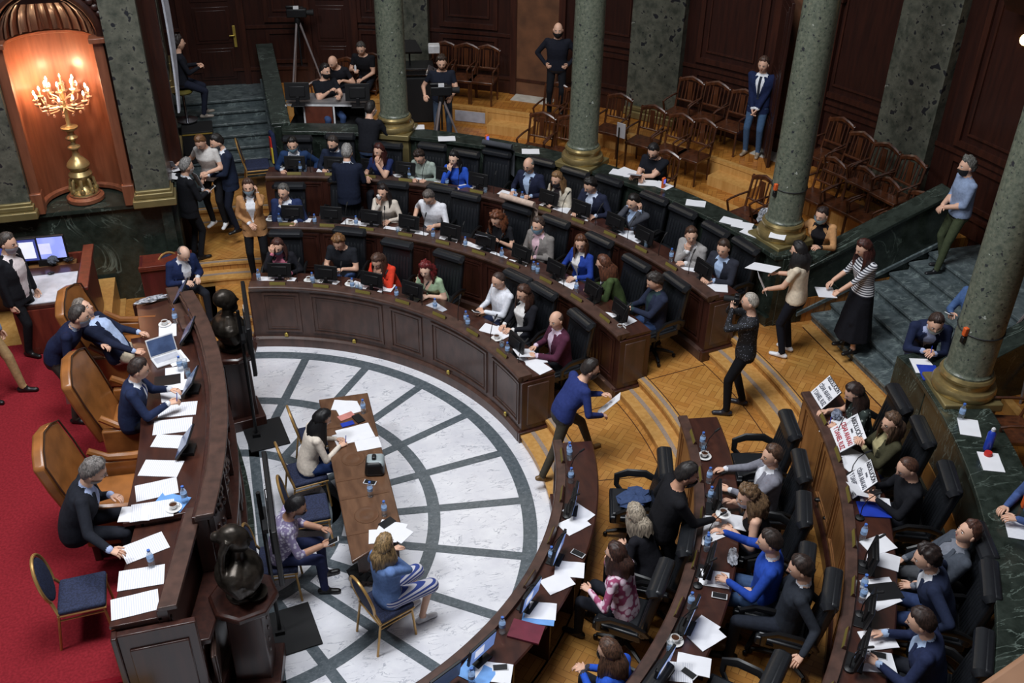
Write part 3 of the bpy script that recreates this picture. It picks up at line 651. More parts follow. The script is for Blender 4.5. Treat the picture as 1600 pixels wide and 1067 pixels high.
# ---------------------------------------------------------------- furniture kinds
def exec_chair():
    r=empty('desk_chair',(0,0,0))
    m=MB().box((0,.03,.47),(.50,.50,.10)).box((0,.05,.53),(.44,.42,.04)); m.build('seat',M_LEATH,r,bevel=.035,seg=3)
    tl=Matrix.Rotation(.17,3,'X'); C0=Vector((0,-.27,.83))
    bk=MB().box(C0,(.50,.09,.70),M=tl).build('backrest',M_LEATH,r,bevel=.03,seg=3)
    m=MB()
    for i in range(8): m.tube([C0+tl@Vector((-.19+.054*i,.045,zz)) for zz in(-.32,-.28,.08,.12)],[.008,.028,.028,.008],7,sq=(.9,.5),up=(0,1,0))
    m.build('ribbed_padding',M_LEATH,bk)
    MB().tube([C0+tl@Vector((-.25,.02,.27)),C0+tl@Vector((-.23,.03,.28)),C0+tl@Vector((.23,.03,.28)),C0+tl@Vector((.25,.02,.27))],[.05,.075,.075,.05],10,sq=(1.15,.9)).build('head_cushion',M_LEATH,bk)
    for s in(-1,1):
        MB().tube([(s*.25,.12,.45),(s*.31,.20,.52),(s*.32,.20,.64),(s*.315,.08,.70),(s*.31,-.12,.70),(s*.29,-.24,.64),(s*.25,-.28,.55)],[.02,.022,.028,.032,.032,.026,.02],8,sq=(1.5,.8),up=(1,0,0)).build('armrest',M_BLACK,r)
    MB().lathe([(.03,.08),(.03,.28),(.045,.28),(.045,.40),(.10,.42)],10).build('gas_column',M_BLACK,r)
    m=MB(); cs=[]
    for i in range(5):
        a=2*math.pi*i/5+.3; ca,sa=math.cos(a),math.sin(a); m.tube([(0,0,.11),(.16*ca,.16*sa,.10),(.29*ca,.29*sa,.07)],[.035,.028,.02],6); cs.append(MB().ell((.30*ca,.30*sa,.03),(.028,.028,.03),8,5))
    sb=m.build('star_base',M_BLACK,r)
    for q in cs: q.build('caster',M_BLACK,sb)
    return r
def banquet_chair():
    r=empty('banquet_chair',(0,0,0))
    MB().box((0,0,.455),(.43,.42,.06)).build('seat',M_BLUEF,r,bevel=.025,seg=3)
    vs=[];n=20
    o=MB().ell((0,0,0),(.185,.022,.235),20,10); bk=o.build('backrest',M_BLUEF,r,loc=(0,-.27,.72)); bk.rotation_euler=(.20,0,0)
    for s in(-1,1):
        MB().tube([(s*.19,.18,.43),(s*.205,.21,0)],.013,7).build('leg',M_GOLDF,r); MB().tube([(s*.20,-.20,.44),(s*.21,-.27,0)],.013,7).build('leg',M_GOLDF,r)
        MB().tube([(s*.195,.19,.36),(s*.202,-.21,.36)],.009,6).build('side_rail',M_GOLDF,r)
    c,sn=math.cos(.20),math.sin(.20)
    pts=[(-.205,-.20,.44)]+[( -.205*math.cos(a), -.27-sn*.25*math.sin(a)-.0, .72+c*.255*math.sin(a)) for a in [x*math.pi/14-.7 for x in range(0,22)] if a<math.pi+.7]+[(.205,-.20,.44)]
    MB().tube(pts,.016,8).build('back_frame',M_GOLDF,r)
    MB().tube([(-.21,-.21,.42),(-.21,.2,.42),(.21,.2,.42),(.21,-.21,.42)],.012,6,closed=True).build('seat_frame',M_GOLDF,r)
    return r
def wood_chair():
    r=empty('wooden_armchair',(0,0,0)); W1=mat('chair_wood',(88,48,26),.35,col2=(56,30,17),scale=4,stretch=(4,4,.8),coat=.3)
    MB().box((0,0,.44),(.50,.46,.05)).build('seat',W1,r,bevel=.01)
    b=MB(); L=lambda x,z:(x,-.20-.10*(z-.44)/.5,z)
    for s in(-1,1): b.tube([L(s*.235,.44),L(s*.235,.98)],.02,6)
    b.tube([L(-.25,.92),L(-.12,.97),L(0,1.0),L(.12,.97),L(.25,.92)],[.03,.035,.04,.035,.03],6,sq=(.6,1.2)); b.tube([L(-.235,.60),L(.235,.60)],.02,6)
    b.build('back_frame',W1,r)
    for x in(-.15,-.08,.08,.15): MB().tube([L(x,.60),L(x,.94)],.014,6).build('back_slat',W1,r)
    MB().box(L(0,.77),(.085,.02,.34)).build('back_splat',W1,r)
    for s in(-1,1):
        MB().tube([L(s*.24,.70),(s*.26,-.05,.69),(s*.26,.14,.68),(s*.26,.22,.66),(s*.25,.21,.60),(s*.245,.17,.46)],.018,6).build('armrest',W1,r)
        for y in(.20,-.20): MB().tube([(s*.225,y,.43),(s*.225,y*1.05,0)],[.022,.016],6).build('leg',W1,r)
    return r
def pres_chair(h=1.35):
    r=empty('leather_armchair',(0,0,0)); tl=Matrix.Rotation(.14,3,'X')
    MB().box((0,.02,.44),(.60,.58,.16)).build('seat',M_TAN,r,bevel=.05,seg=3)
    # tall back with pointed, curved top
    pts=[(-.33,0),(-.36,.5),(-.34,.78),(-.2,.86),(0,.92),(.2,.86),(.34,.78),(.36,.5),(.33,0)]
    m=MB(); n=len(pts); f=[(x,.05-.25*x*x*0,z) for x,z in pts]
    vs=[(x,.055,z) for x,z in pts]+[(x*1.02,-.06,z*1.01) for x,z in pts]
    fs=[tuple(range(n)),tuple(range(2*n-1,n-1,-1))]+[(i,n+i,n+(i+1)%n,(i+1)%n) for i in range(n)]
    o=m.add(vs,fs).build('backrest',M_TAN,r,loc=(0,-.30,.46),bevel=.03,seg=3); o.rotation_euler=(.27,0,0)
    o=MB().tube([(x*1.0,.06,z*1.0) for x,z in pts],.009,5).build('stud_trim',M_TRIM,r,loc=(0,-.30,.46)); o.rotation_euler=(.27,0,0)
    for s in(-1,1):
        MB().box((s*.36,.0,.44),(.07,.58,.42)).build('side_panel',M_TAN,r,bevel=.02)
        MB().tube([(s*.35,-.28,.80),(s*.36,-.12,.69),(s*.365,.1,.67),(s*.37,.28,.67)],[.035,.04,.045,.05],8).tube([(s*.37,.29,.67),(s*.37,.31,.60),(s*.36,.28,.5)],[.045,.035,.03],8).build('armrest',M_TAN,r)
        for y in(.24,-.24): MB().box((s*.31,y,.10),(.07,.07,.2)).build('leg',M_MAHO,r,bevel=.01)
    MB().box((0,0,.24),(.62,.56,.14)).build('seat_frame',M_MAHO,r,bevel=.01)
    return r
PROTO={}
def chair(kind, x, y, z, face, label, cat='chair', group=None):
    """face = world direction in degrees the sitter looks"""
    if kind not in PROTO:
        PROTO[kind]={'exec':exec_chair,'banq':banquet_chair,'wood':wood_chair,'pres':pres_chair}[kind]()
        r=PROTO[kind]; r.location=(x,y,z); r.rotation_euler=(0,0,(face-90)*D2R); return tag(r,label,cat,group)
    return dup(PROTO[kind],(x,y,z),face-90,label,cat,group)
# ---------------------------------------------------------------- people
RX=lambda a: Matrix.Rotation(a*D2R,3,'X'); RY=lambda a: Matrix.Rotation(a*D2R,3,'Y'); RZ=lambda a: Matrix.Rotation(a*D2R,3,'Z')
def ik(s,t,l1,l2,pole):
    d=t-s; L=max(.05,min(d.length,(l1+l2)*.998)); u=d.normalized(); a=(l1*l1-l2*l2+L*L)/(2*L); h=math.sqrt(max(0,l1*l1-a*a))
    pv=pole-u*pole.dot(u); pv=pv.normalized() if pv.length>1e-5 else Vector((0,0,-1))
    return s+u*a+pv*h, s+u*L
TORSO=[(-.12,.158,.112,0),(-.04,.180,.130,0),(.04,.176,.130,0),(.14,.168,.124,.0),(.25,.182,.128,.005),(.34,.196,.128,.008),(.41,.190,.110,0),(.455,.148,.088,-.005),(.49,.068,.064,-.002),(.55,.056,.058,.01)]
TORSOF=[(-.12,.162,.114,0),(-.04,.182,.128,0),(.04,.168,.118,0),(.14,.142,.106,.0),(.25,.156,.118,.012),(.34,.168,.130,.022),(.41,.162,.104,.005),(.455,.122,.078,-.005),(.49,.060,.058,-.002),(.55,.050,.052,.01)]
SKN={'light':(222,176,150),'tan':(200,150,122),'pale':(232,192,168),'dark':(168,118,92)}
def hairline(D,style):
    x,y,z=D[:,0],D[:,1],D[:,2]
    zb=np.where(y>.42,.72+.05*np.cos(x*6),np.where(y>-.05,.0+(.72)*np.clip((y+.05)/.47,0,1)**.8,np.where(y>-.35,-.08,-.08-.5*np.clip((-y-.35)/.3,0,1))))
    w=np.clip((z-zb)/.16,0,1)
    if style=='balding': w*=np.clip(1-(z-.42)/.15,0,1)*np.clip((.35-y)/.2,0,1)
    if style=='receding': w*=np.clip(1-(y-.25)/.2,0,1)*np.where(z>.5,.35,1)
    return w
def hair_mesh(mb,style,Mh,Hc,seed,length=.3,fem=False,sc=1.,M1=None):
    D=HG; w=hairline(D,style); r=np.random.default_rng(seed)
    ph=r.uniform(0,6.28,6); n=np.sin(D[:,0]*9+ph[0])*np.sin(D[:,1]*8+ph[1])*np.sin(D[:,2]*9+ph[2])+.6*np.sin(D[:,0]*23+ph[3]+3*D[:,1])*np.sin(D[:,2]*19+ph[4])
    th={'short':.016,'balding':.007,'receding':.009,'curly':.034,'bob':.024,'long':.022,'bun':.013,'messy':.026,'crop':.007,'swept':.022}.get(style,.015)
    amp={'curly':.5,'messy':.45,'crop':.1,'balding':.1}.get(style,.25)
    t=(w**.6)*th*(1+amp*n)-.004*(w<=0)
    t=np.where((D[:,2]>.5)&(w>0)&(style in('swept','short')),t*1.25,t)
    P=headshape(D,fem,False)*(1+t[:,None]/.095)
    keep=[f for f in HF if max(w[i] for i in f)>0]
    used=sorted({i for f in keep for i in f}); ix={a:b for b,a in enumerate(used)}
    mb.add([Mh@Vector(P[i])+Hc for i in used],[tuple(ix[i] for i in f) for f in keep])
    dn=(Vector((0,0,-1))*.25+(M1@Vector((0,0,-1)))*.75).normalized(); bk=M1@Vector((0,-1,0))
    if style in('long','bob','curly'):
        L={'bob':.17,'long':length,'curly':length}[style]; lim=118 if style!='bob' else 128; nu,nv=26,9; vs=[]
        for lay in(0,1):
            for j in range(nv+1):
                v=j/nv
                for i in range(nu+1):
                    a=(-lim+2*lim*i/nu)*D2R
                    rip=1+.05*math.sin(i*2.1+v*5+ph[0])*(1 if lay==0 else 0)+(.14*math.sin(i*3.3+v*11+ph[1]) if style=='curly' else 0)
                    flare=1+.12*math.sin(min(1,v*1.1)*math.pi)+(.18*v if style=='bob' else .05*v)+(.35*math.sin(v*math.pi)*.6 if style=='curly' else 0)
                    if lay: flare*=.86
                    px=.083*math.sin(a)*flare*rip*sc; py=-.094*math.cos(a)*flare*rip
                    if v>.7: px*=1-.35*(v-.7)/.3*(style=='long')
                    base=Mh@Vector((px,py,.045-.03*abs(math.sin(a))))+Hc
                    wv=dn if style!='x' else dn
                    q=base+dn*(L*v+.05*v)*(1-.10*math.cos(i*1.7+ph[2])) 
                    q+= bk*(max(0,math.cos(a))*(.075*min(1,v*2.2))+(-.02*v if abs(a)>1.4 else 0)) + (M1@Vector((math.sin(a),0,0)))*(.03*math.sin(min(1,v*1.6)*math.pi/2)*(L>.2))
                    vs.append(q)
        K=(nu+1)*(nv+1); fs=[]
        for j in range(nv):
            for i in range(nu):
                a=j*(nu+1)+i; fs+=[(a,a+1,a+nu+2,a+nu+1),(K+a,K+a+nu+1,K+a+nu+2,K+a+1)]
        for i in range(nu): a=nv*(nu+1)+i; fs.append((a,a+1,K+a+1,K+a)); 
        for j in range(nv):
            for e in(0,nu): a=j*(nu+1)+e; fs.append((a,a+nu+1,K+a+nu+1,K+a))
        mb.add(vs,fs)
    if style=='bun': mb.ell(Mh@Vector((0,-.105,.03))+Hc,(.04,.04,.04),9,6); 
def hand(mb,side,wr,dr,nrm,curl,m):
    """palm and five fingers; dr points along the forearm, nrm out of the palm"""
    d=dr.normalized(); n=nrm-d*nrm.dot(d); n=n.normalized() if n.length>1e-4 else Vector((0,0,-1)); s=d.cross(n)*side      # s towards the thumb
    mb.tube([wr-d*.02,wr+d*.012,wr+d*.05,wr+d*.088],[.022,.026,.036,.036],10,m,sq=(1.0,.40),up=n)
    for k,(off,L,r) in enumerate(((.029,.072,.0095),(.010,.080,.0098),(-.010,.074,.0092),(-.028,.060,.0082))):
        p=wr+d*(.082-.004*abs(k-1))+s*off; pts=[p]; a=0; dirs=d+s*off*1.6
        for q,f in enumerate((.45,.32,.26)):
            a+=curl*(38+14*q+4*k)*D2R; u=(dirs*math.cos(a)+n*math.sin(a)).normalized(); p=p+u*L*f; pts.append(p)
        mb.tube(pts,[r,r*.98,r*.9,r*.62],7,m)
    p=wr+d*.028+s*.028; u1=(d*.72+s*.62+n*.22*curl).normalized(); u2=(d*.9+s*.25+n*.45*curl).normalized()
    mb.tube([p,p+u1*.034,p+u1*.034+u2*.030,p+u1*.034+u2*.052],[.014,.0115,.0105,.007],7,m)
PEOPLE=[]; STY={}
def cloth(col,rough=.88,pat=None):
    if pat=='floral': return mat('floral_cloth',col,.9,kind='blot',col2=(160,72,110),scale=16,lo=.48,hi=.62)
    if pat=='leafy': return mat('leafy_cloth',(176,186,176),.9,kind='blot',col2=col,scale=20,lo=.22,hi=.32)
    if pat=='speck': return mat('speckled_cloth',col,.8,kind='blot',col2=(24,25,30),scale=42,lo=.16,hi=.26)
    if pat=='stripe': return mat('striped_cloth',col,.9,kind='stripe',col2=(50,52,62),scale=10,lo=.5,hi=.6)
    if pat=='bands': return mat('banded_cloth',col,.9,kind='stripe',col2=(52,70,140),scale=9,lo=.45,hi=.55)
    if pat=='print': return mat('printed_cloth',col,.9,kind='blot',col2=(140,128,164),scale=24,lo=.3,hi=.5)
    return mat('cloth',col,rough,scale=30,var=.10,bump=.25,spec=.2)
def person(u,v,floor,face,short,label,sit=True,H=1.,fem=False,skin='light',top=(40,42,50),kind='jacket',inner=(225,228,235),tie=None,bot=(32,34,42),shoes=(24,22,22),
           hair='short',hc=(52,40,34),hl=.28,mask=None,glasses=False,beard=None,lean=4,side=0,twist=0,hy=0,hp=12,hr=0,lh=None,rh=None,lf=None,rf=None,
           sleeve='long',pat=None,botpat=None,skirt=0,fat=1.,vox=.0145,group=None,pelvis=None,curl=(.5,.5),seed=None,xy=None,chairk=None,chairface=None,chairoff=.02,seatz=0.,collar=None,extra=None):
    seed=len(PEOPLE)+3 if seed is None else seed; rr=random.Random(seed)
    hp*=.75
    P=Vector(pelvis) if pelvis else Vector((0,0,.585+seatz) if sit else (0,0,.945))
    M1=RZ(twist)@RX(-lean)@RY(side); Mh=M1@RX(lean*.6)@RZ(hy)@RX(-hp)@RY(hr)
    T=TORSOF if fem else TORSO
    Nk=P+M1@Vector((0,0,.50)); Hc=Nk+(M1@Vector((0,.012,.060)))+(Mh@Vector((0,.018,.092)))
    sw=.160 if fem else .186
    S={-1:P+M1@Vector((-sw,-.008,.432)),1:P+M1@Vector((sw,-.008,.432))}
    # torso loft
    def spine(t):
        f=max(0,min(1,(t+.02)/.22)); M=(RZ(twist*f)@RX(-lean*f)@RY(side*f)); 
        if t<=0: return P+Vector((0,0,t)),M
        if t<.2: return P+(RZ(twist*.5)@RX(-lean*.5)@RY(side*.5))@Vector((0,0,t*.6))+M1@Vector((0,0,t*.4)),M
        return P+M1@Vector((0,0,t)),M1
    jk=kind in('jacket','open'); add=.012 if jk else (.004 if kind in('sweater','shirt') else 0)
    mb=MB(); vs=[]; rings=[(t,a,b,o) for t,a,b,o in T]
    nR=20
    for t,a,b,o in rings:
        c,M=spine(t); ad=add if t<.44 else 0; fa=fat if t<.36 else 1
        for j in range(nR):
            th=2*math.pi*j/nR; e=.85; cx=math.copysign(abs(math.cos(th))**e,math.cos(th)); sy=math.copysign(abs(math.sin(th))**e,math.sin(th))
            vs.append(c+M@Vector(((a*(fa if t<.3 else 1)+ad)*cx,o+(b*fa+ad)*sy+ (0.02*(fa-1)*8*max(0,sy) if t<.3 else 0),0)))
    k=len(rings); fs=[(i*nR+j,i*nR+(j+1)%nR,(i+1)*nR+(j+1)%nR,(i+1)*nR+j) for i in range(k-1) for j in range(nR)]+[tuple(range(nR-1,-1,-1)),tuple((k-1)*nR+j for j in range(nR))]
    mb.add(vs,fs)
    segs=[]
    def limb(a,b,ra,rb,lab): segs.append((a,b,ra,rb,lab)); mb.caps(a,b,ra,rb,12)
    mb.caps(Nk-M1@Vector((0,.0,.04)),Hc-Mh@Vector((0,.01,.05)),.052 if fem else .058,.050 if fem else .056,12); segs.append((Nk+M1@Vector((0,0,.005)),Hc,.05,.05,'neck'))
    hands=[]; sl=.008 if jk else (.005 if kind!='tee' else 0); af=.88 if fem else 1
    # arms
    std={True:((-.17,.36,.80),(.17,.36,.80)),False:((-.25,.06,.80),(.25,.06,.80))}[sit]
    for sd,tg,cu in((-1,lh,curl[0]),(1,rh,curl[1])):
        dirn=None; nrm=None; pole=Vector((sd*.6,-.45,-.8))
        if tg is None: tg=std[0] if sd<0 else std[1]
        if isinstance(tg,str):
            q={'chin':(sd*.045,.085,-.165),'cheek':(sd*.085,.055,-.10),'mouth':(sd*.03,.125,-.12),'brow':(sd*.06,.13,.03),'ear':(sd*.115,.0,-.07),'crown':(sd*.05,.11,.10)}[tg]
            t_=Hc+Mh@Vector(q); dirn=(Hc+Mh@Vector((0,.05,.0))-t_); nrm=dirn.copy(); dirn=Vector((dirn.x*.3,dirn.y*.3,1)) if tg!='crown' else Vector((-sd,0,.2)); 
            t_=t_-dirn.normalized()*.05; pole=Vector((sd*.5,.2,-1)); nrm=(Hc-t_)
        elif tg[0]=='hip': t_=P+Vector((sd*.20,.04,.02)); pole=Vector((sd*1,-.3,0)); dirn=Vector((-sd*.5,.8,-.2)); nrm=Vector((-sd,0,0))
        else: t_=Vector(tg)
        el,wr=ik(S[sd],t_,.29*af**.3,.255*af**.3,pole)
        limb(S[sd]+M1@Vector((-sd*.03,0,-.01)),S[sd],.060*af+sl,.058*af+sl,'delt'); limb(S[sd],el,.052*af+sl,.042*af+sl,'uarm'); limb(el,wr,.041*af+sl,.029*af+sl,'farm')
        if dirn is None:
            dirn=(wr-el).normalized(); 
            if sit and t_.z<.86+floor*0: dirn=Vector((dirn.x*.6,dirn.y,min(0,dirn.z)*.35)).normalized()
        if nrm is None: nrm=Vector((-sd*.25,0,-1)) if abs(dirn.z)<.75 else Vector((-sd,0,0))
        hands.append((sd,wr,dirn,nrm,cu))
    # legs
    feet=[]
    for sd,tg in((-1,lf),(1,rf)):
        hip=P+Vector((sd*.092,0,-.02)); 
        if tg is None: tg=(sd*.13,.44,.09) if sit else (sd*.11,.02,.09)
        an=Vector(tg[:3]); pole=Vector((sd*.12,1,.45)) if sit else Vector((sd*.1,1,.1))
        kn,an=ik(hip,an,.435,.43,pole); lg=.006
        if not skirt: limb(hip,kn,.086*(1.02 if fem else 1),.056+lg,'thigh'); limb(kn,an,.054+lg,.040+lg,'shin')
        else: limb(hip,kn,.085,.052,'thigh'); limb(kn,an,.048,.034,'shin')
        yaw=tg[3] if len(tg)>3 else -sd*8; pt=tg[4] if len(tg)>4 else 0
        F=RZ(yaw)@RX(pt); heel=an+F@Vector((0,-.045,-.055)); toe=an+F@Vector((0,.150,-.062)); 
        segs.append((heel,toe,.042,.036,'foot')); mb.caps(heel,toe,.040,.034,12,0,sq=(1,.85),up=Vector((0,0,1))); mb.caps(an,an+F@Vector((0,.02,-.03)),.040,.045,8)
    if skirt:
        if sit:
            for sd in(-1,1):
                a,b=[s for s in segs if s[4]=='thigh'][0 if sd<0 else 1][:2]; segs.append((a,b+(b-a)*.05,.105,.085,'skirt')); mb.caps(a,b+(b-a)*.05,.105,.085,12)
        else:
            vs=[];zt=P.z+.1
            for q,(z,a,b) in enumerate(((zt,.15,.12),(P.z-.1,.19,.15),(P.z-.35,.20,.18),(P.z-skirt,.25,.24),(P.z-skirt-.01,.15,.15))):
                for j in range(20):
                    th=2*math.pi*j/20; w=1+.06*math.sin(j*2.5)*(q>1); vs.append((P.x+a*w*math.cos(th),P.y+b*w*math.sin(th),z))
            mb.add(vs,[(i*20+j,i*20+(j+1)%20,(i+1)*20+(j+1)%20,(i+1)*20+j) for i in range(4) for j in range(20)]+[tuple(range(19,-1,-1)),tuple(80+j for j in range(20))])
    if jk and not sit:
        vs=[]
        for q,(t,a,b) in enumerate(((.14,.17,.125),(0,.182,.135),(-.10,.192,.145),(-.17,.196,.148),(-.17,.17,.12))):
            c,M=spine(t)
            for j in range(20): th=2*math.pi*j/20; vs.append(c+M@Vector((a*fat*math.cos(th),b*fat*math.sin(th),0)))
        mb.add(vs,[(i*20+j,i*20+(j+1)%20,(i+1)*20+(j+1)%20,(i+1)*20+j) for i in range(4) for j in range(20)]+[tuple(range(19,-1,-1)),tuple(80+j for j in range(20))])
    # fuse into one surface
    tmp=mb.build('tmp',[],None,smooth=0)
    r=tmp.modifiers.new('r','REMESH'); r.mode='VOXEL'; r.voxel_size=vox; r.adaptivity=0
    s_=tmp.modifiers.new('s','SMOOTH'); s_.factor=.5; s_.iterations=3
    dg=bpy.context.evaluated_depsgraph_get(); me=tmp.evaluated_get(dg).to_mesh()
    nv=len(me.vertices); V=np.empty(nv*3); me.vertices.foreach_get('co',V); V=V.reshape(-1,3)
    F=[tuple(p.vertices) for p in me.polygons]; tmp.evaluated_get(dg).to_mesh_clear(); bpy.data.objects.remove(tmp)
    # cloth folds: small waves across sleeves, trousers and torso
    # classify faces
    C=np.array([V[list(f)].mean(0) for f in F]); best=np.full(len(C),9.); lab=np.zeros(len(C),int); tt=np.zeros(len(C)); names=['torso']
    Mi=np.array(M1.transposed()); Q=(C-np.array(P))@Mi.T
    ta=[x[0] for x in T]; A=np.interp(Q[:,2],ta,[x[1] for x in T])+add; B=np.interp(Q[:,2],ta,[x[2] for x in T])+add
    best=(np.sqrt((Q[:,0]/A)**2+(Q[:,1]/B)**2)-1)*np.minimum(A,B)+np.clip(-.12-Q[:,2],0,1)*1.2+np.clip(Q[:,2]-.49,0,1)*2
    if jk and not sit: best=np.where((Q[:,2]<-.08)&(C[:,2]>P.z-.175),-.03,best)
    for a,b,ra,rb,nm in segs:
        a=np.array(a);b=np.array(b);d=b-a;L2=d@d; t=np.clip(((C-a)@d)/L2,0,1); dist=np.linalg.norm(C-(a+t[:,None]*d),axis=1)-(ra+(rb-ra)*t)
        if nm=='foot': dist-=.012
        if nm=='neck': dist+=.004
        u_=dist<best; best=np.where(u_,dist,best); names.append(nm); lab=np.where(u_,len(names)-1,lab); tt=np.where(u_,t,tt)
    mats=[mat('skin',SKN[skin],.55,scale=20,var=.05),cloth(top,pat=pat),cloth(inner,.85),cloth(bot,pat=botpat),mat('shoe_leather',shoes,.4),cloth(tie) if tie else cloth(inner),mat('lips',(170,92,84),.5),mat('eye_white',(232,230,226),.3),mat('iris',(40,28,22),.2),mat('brow',tuple(int(c*.6) for c in hc),.9),mat('belt',(28,22,20),.5)]
    nm=np.array(names)[lab]; mi=np.full(len(C),1)
    x,y,z=Q[:,0],Q[:,1],Q[:,2]
    tor=(nm=='torso')
    if kind=='jacket' or kind=='open':
        vw=(.012+.085*np.clip((z-.10)/.36,0,1)) if kind=='jacket' else (.035+.075*np.clip((z+.1)/.5,0,1))
        mi[tor&(y>0)&(np.abs(x)<vw)&(z>(.08 if kind=='jacket' else -.08))]=2
        if tie: mi[tor&(y>0)&(np.abs(x)<.020)&(z>.08)&(z<.46)]=5
        mi[tor&(z>.487+.022*(y<0))]=2
        hemz=-.5 if (not sit) else -.09; mi[tor&(z<hemz)]=3
        if not sit: mi[tor&(C[:,2]<P.z-.172)]=3
    elif kind=='tee': mi[tor&(z>.478)]=0; mi[tor&(z<-.055)]=3
    elif kind=='vneck': mi[tor&(y>0)&(np.abs(x)<.085*np.clip((z-.33)/.13,0,1))]=0; mi[tor&(z>.462)]=0; mi[tor&(z<-.06)]=3
    else:
        mi[tor&(z>.492)]=0; mi[tor&(z<-.07)]=3
        if collar: mi[tor&(z>.484+.016*(y<0))]=2
    if kind!='jacket' and kind!='open': mi[tor&(z<-.055)&(z>-.085)&(not fem)]=10
    mi[nm=='neck']=0; mi[(nm=='neck')&(tt<.08)]=2 if jk or collar else 0
    ua,fa=nm=='uarm',nm=='farm'
    if sleeve=='short': mi[ua&(tt>.62)]=0; mi[fa]=0
    if sleeve=='none': mi[ua]=0; mi[fa]=0; mi[nm=='delt']=0
    if sleeve=='rolled': mi[fa&(tt>.25)]=0
    if sleeve=='long' and jk: mi[fa&(tt>.94)]=2
    mi[(nm=='thigh')|(nm=='skirt')]=3; mi[nm=='shin']=0 if skirt else 3; mi[nm=='foot']=4
    if skirt and not sit: mi[(C[:,2]<P.z-.02)&(C[:,2]>P.z-skirt-.02)&((nm=='thigh')|(nm=='shin')|tor)]=3
    body=MB(); body.add(V,F,[int(q) for q in mi])
    # head with face, joined to the same mesh
    HS=1.02 if fem else 1.07; Hs=headshape(HG,fem)*HS; hv=[Mh@Vector(p)+Hc for p in Hs]
    Cz=[(sum(HG[i][0] for i in f)/4,sum(HG[i][1] for i in f)/4,sum(HG[i][2] for i in f)/4) for f in HF]
    body.add(hv,HF,[6 if (abs(c[0])<.20 and c[1]>.5 and -.485<c[2]<-.38) else 0 for c in Cz])
    hp_=lambda x_,y_,z_: Mh@(Vector((x_,y_,z_))*HS)+Hc
    for s in(-1,1):
        body.ell(hp_(s*.076,-.008,-.008),(.011,.020,.031),8,6,0,M=Mh); body.ell(hp_(s*.029,.0800,.010),(.0135,.010,.0085),8,6,7,M=Mh); body.ell(hp_(s*.029,.0885,.010),(.006,.004,.0065),7,5,8,M=Mh)
        body.tube([hp_(s*.013,.096,.029),hp_(s*.029,.0945,.034),hp_(s*.047,.082,.029)],[.0022,.003,.002],5,9)
    for sd,wr,dr,nr,cu in hands: hand(body,sd,wr,dr,nr,cu,0)
    # placement
    Rw=RZ(face-90)
    if xy is None:
        hw=Vector(at(u,v,floor+Hc.z*H)); off=Rw@(Vector((Hc.x,Hc.y,0))*H); loc=(hw.x-off.x,hw.y-off.y,floor)
    else: loc=(xy[0],xy[1],floor)
    root=empty('person',loc,face-90,label,'person',group); root.scale=(H,H,H)
    body.build('body',mats,root,smooth=70,fix=False)
    if hair:
        hb=MB(); hair_mesh(hb,hair,Mh*HS,Hc,seed,hl,fem,1.,M1); hb.build('hair',mat('hair',hc,.55,kind='noise',col2=tuple(int(c*.5) for c in hc),scale=30,stretch=(3,3,.35),bump=.12),root,smooth=80,fix=False)
    def patch(name,m_,test,off):
        P_=headshape(HG,fem,False)*HS; keep=[f for f,c in zip(HF,Cz) if test(*c)]; us=sorted({i for f in keep for i in f}); ix={a:b for b,a in enumerate(us)}
        MB().add([Mh@(Vector(P_[i])*1.0+Vector(HG[i])*off)+Hc for i in us],[tuple(ix[i] for i in f) for f in keep]).build(name,m_,root,smooth=80,fix=False)
    if mask: patch('face_mask',mat('mask',mask,.8),lambda a,b,c: b>.12 and -.86<c<-.07 and (b>.45 or c<-.12),.021)
    if beard and not mask: patch('beard',mat('beard',beard,.9,scale=40),lambda a,b,c: b>-.05 and c<-.30 and not(abs(a)<.22 and c>-.50) ,.007)
    if glasses:
        g=MB()
        for s in(-1,1): g.tube([hp_(s*.031+.021*math.cos(q),.101-.010*abs(math.cos(q)),.008+.016*math.sin(q)) for q in [i*math.pi/5 for i in range(10)]],.0022,5,closed=True); g.tube([hp_(s*.052,.090,.010),hp_(s*.078,-.01,.010)],.002,4)
        g.tube([hp_(-.012,.108,.012),hp_(.012,.108,.012)],.0022,4); g.build('glasses',M_BLACK,root)
    if jk:                                                # lapels and collar over the jacket front
        for sd in(-1,1):
            q=lambda X,Zz,o: (P+M1@Vector((sd*X,o,Zz)))
            fr=lambda zz: float(np.interp(zz,ta,[x_[2] for x_ in T]))+add+float(np.interp(zz,ta,[x_[3] for x_ in T]))
            lv=[]
            for Zz,wd_ in ((.13,.006),(.20,.022),(.28,.036),(.36,.050),(.40,.040),(.44,.040),(.462,.034)):
                xi=(.012+.085*max(0,min(1,(Zz-.10)/.36)) if kind=='jacket' else .035+.075*max(0,min(1,(Zz+.1)/.5)))-.008; wd=float(np.interp(Zz,ta,[x_[1] for x_ in T]))+add
                if Zz>.40: xi=min(xi,.085-.6*(Zz-.40))
                lv.append([(X,Zz,fr(Zz)*math.sqrt(max(.04,1-min(.97,(X/wd))**2))) for X in(xi,xi+wd_)])
            vv=[q(X,Zz,yy+o_) for pr in lv for (X,Zz,yy) in pr for o_ in(.007,-.012)]; n=len(lv)
            fs_=[]
            for k_ in range(n-1):
                b_=4*k_; fs_+=[(b_,b_+2,b_+6,b_+4),(b_+1,b_+5,b_+7,b_+3),(b_,b_+4,b_+5,b_+1),(b_+2,b_+3,b_+7,b_+6)]
            fs_+=[(0,1,3,2),(4*n-4,4*n-2,4*n-1,4*n-3)]
            MB().add(vv,fs_).build('lapel',mats[1],root)
    PEOPLE.append((short,loc,face,proj((loc[0],loc[1],floor+.6))))
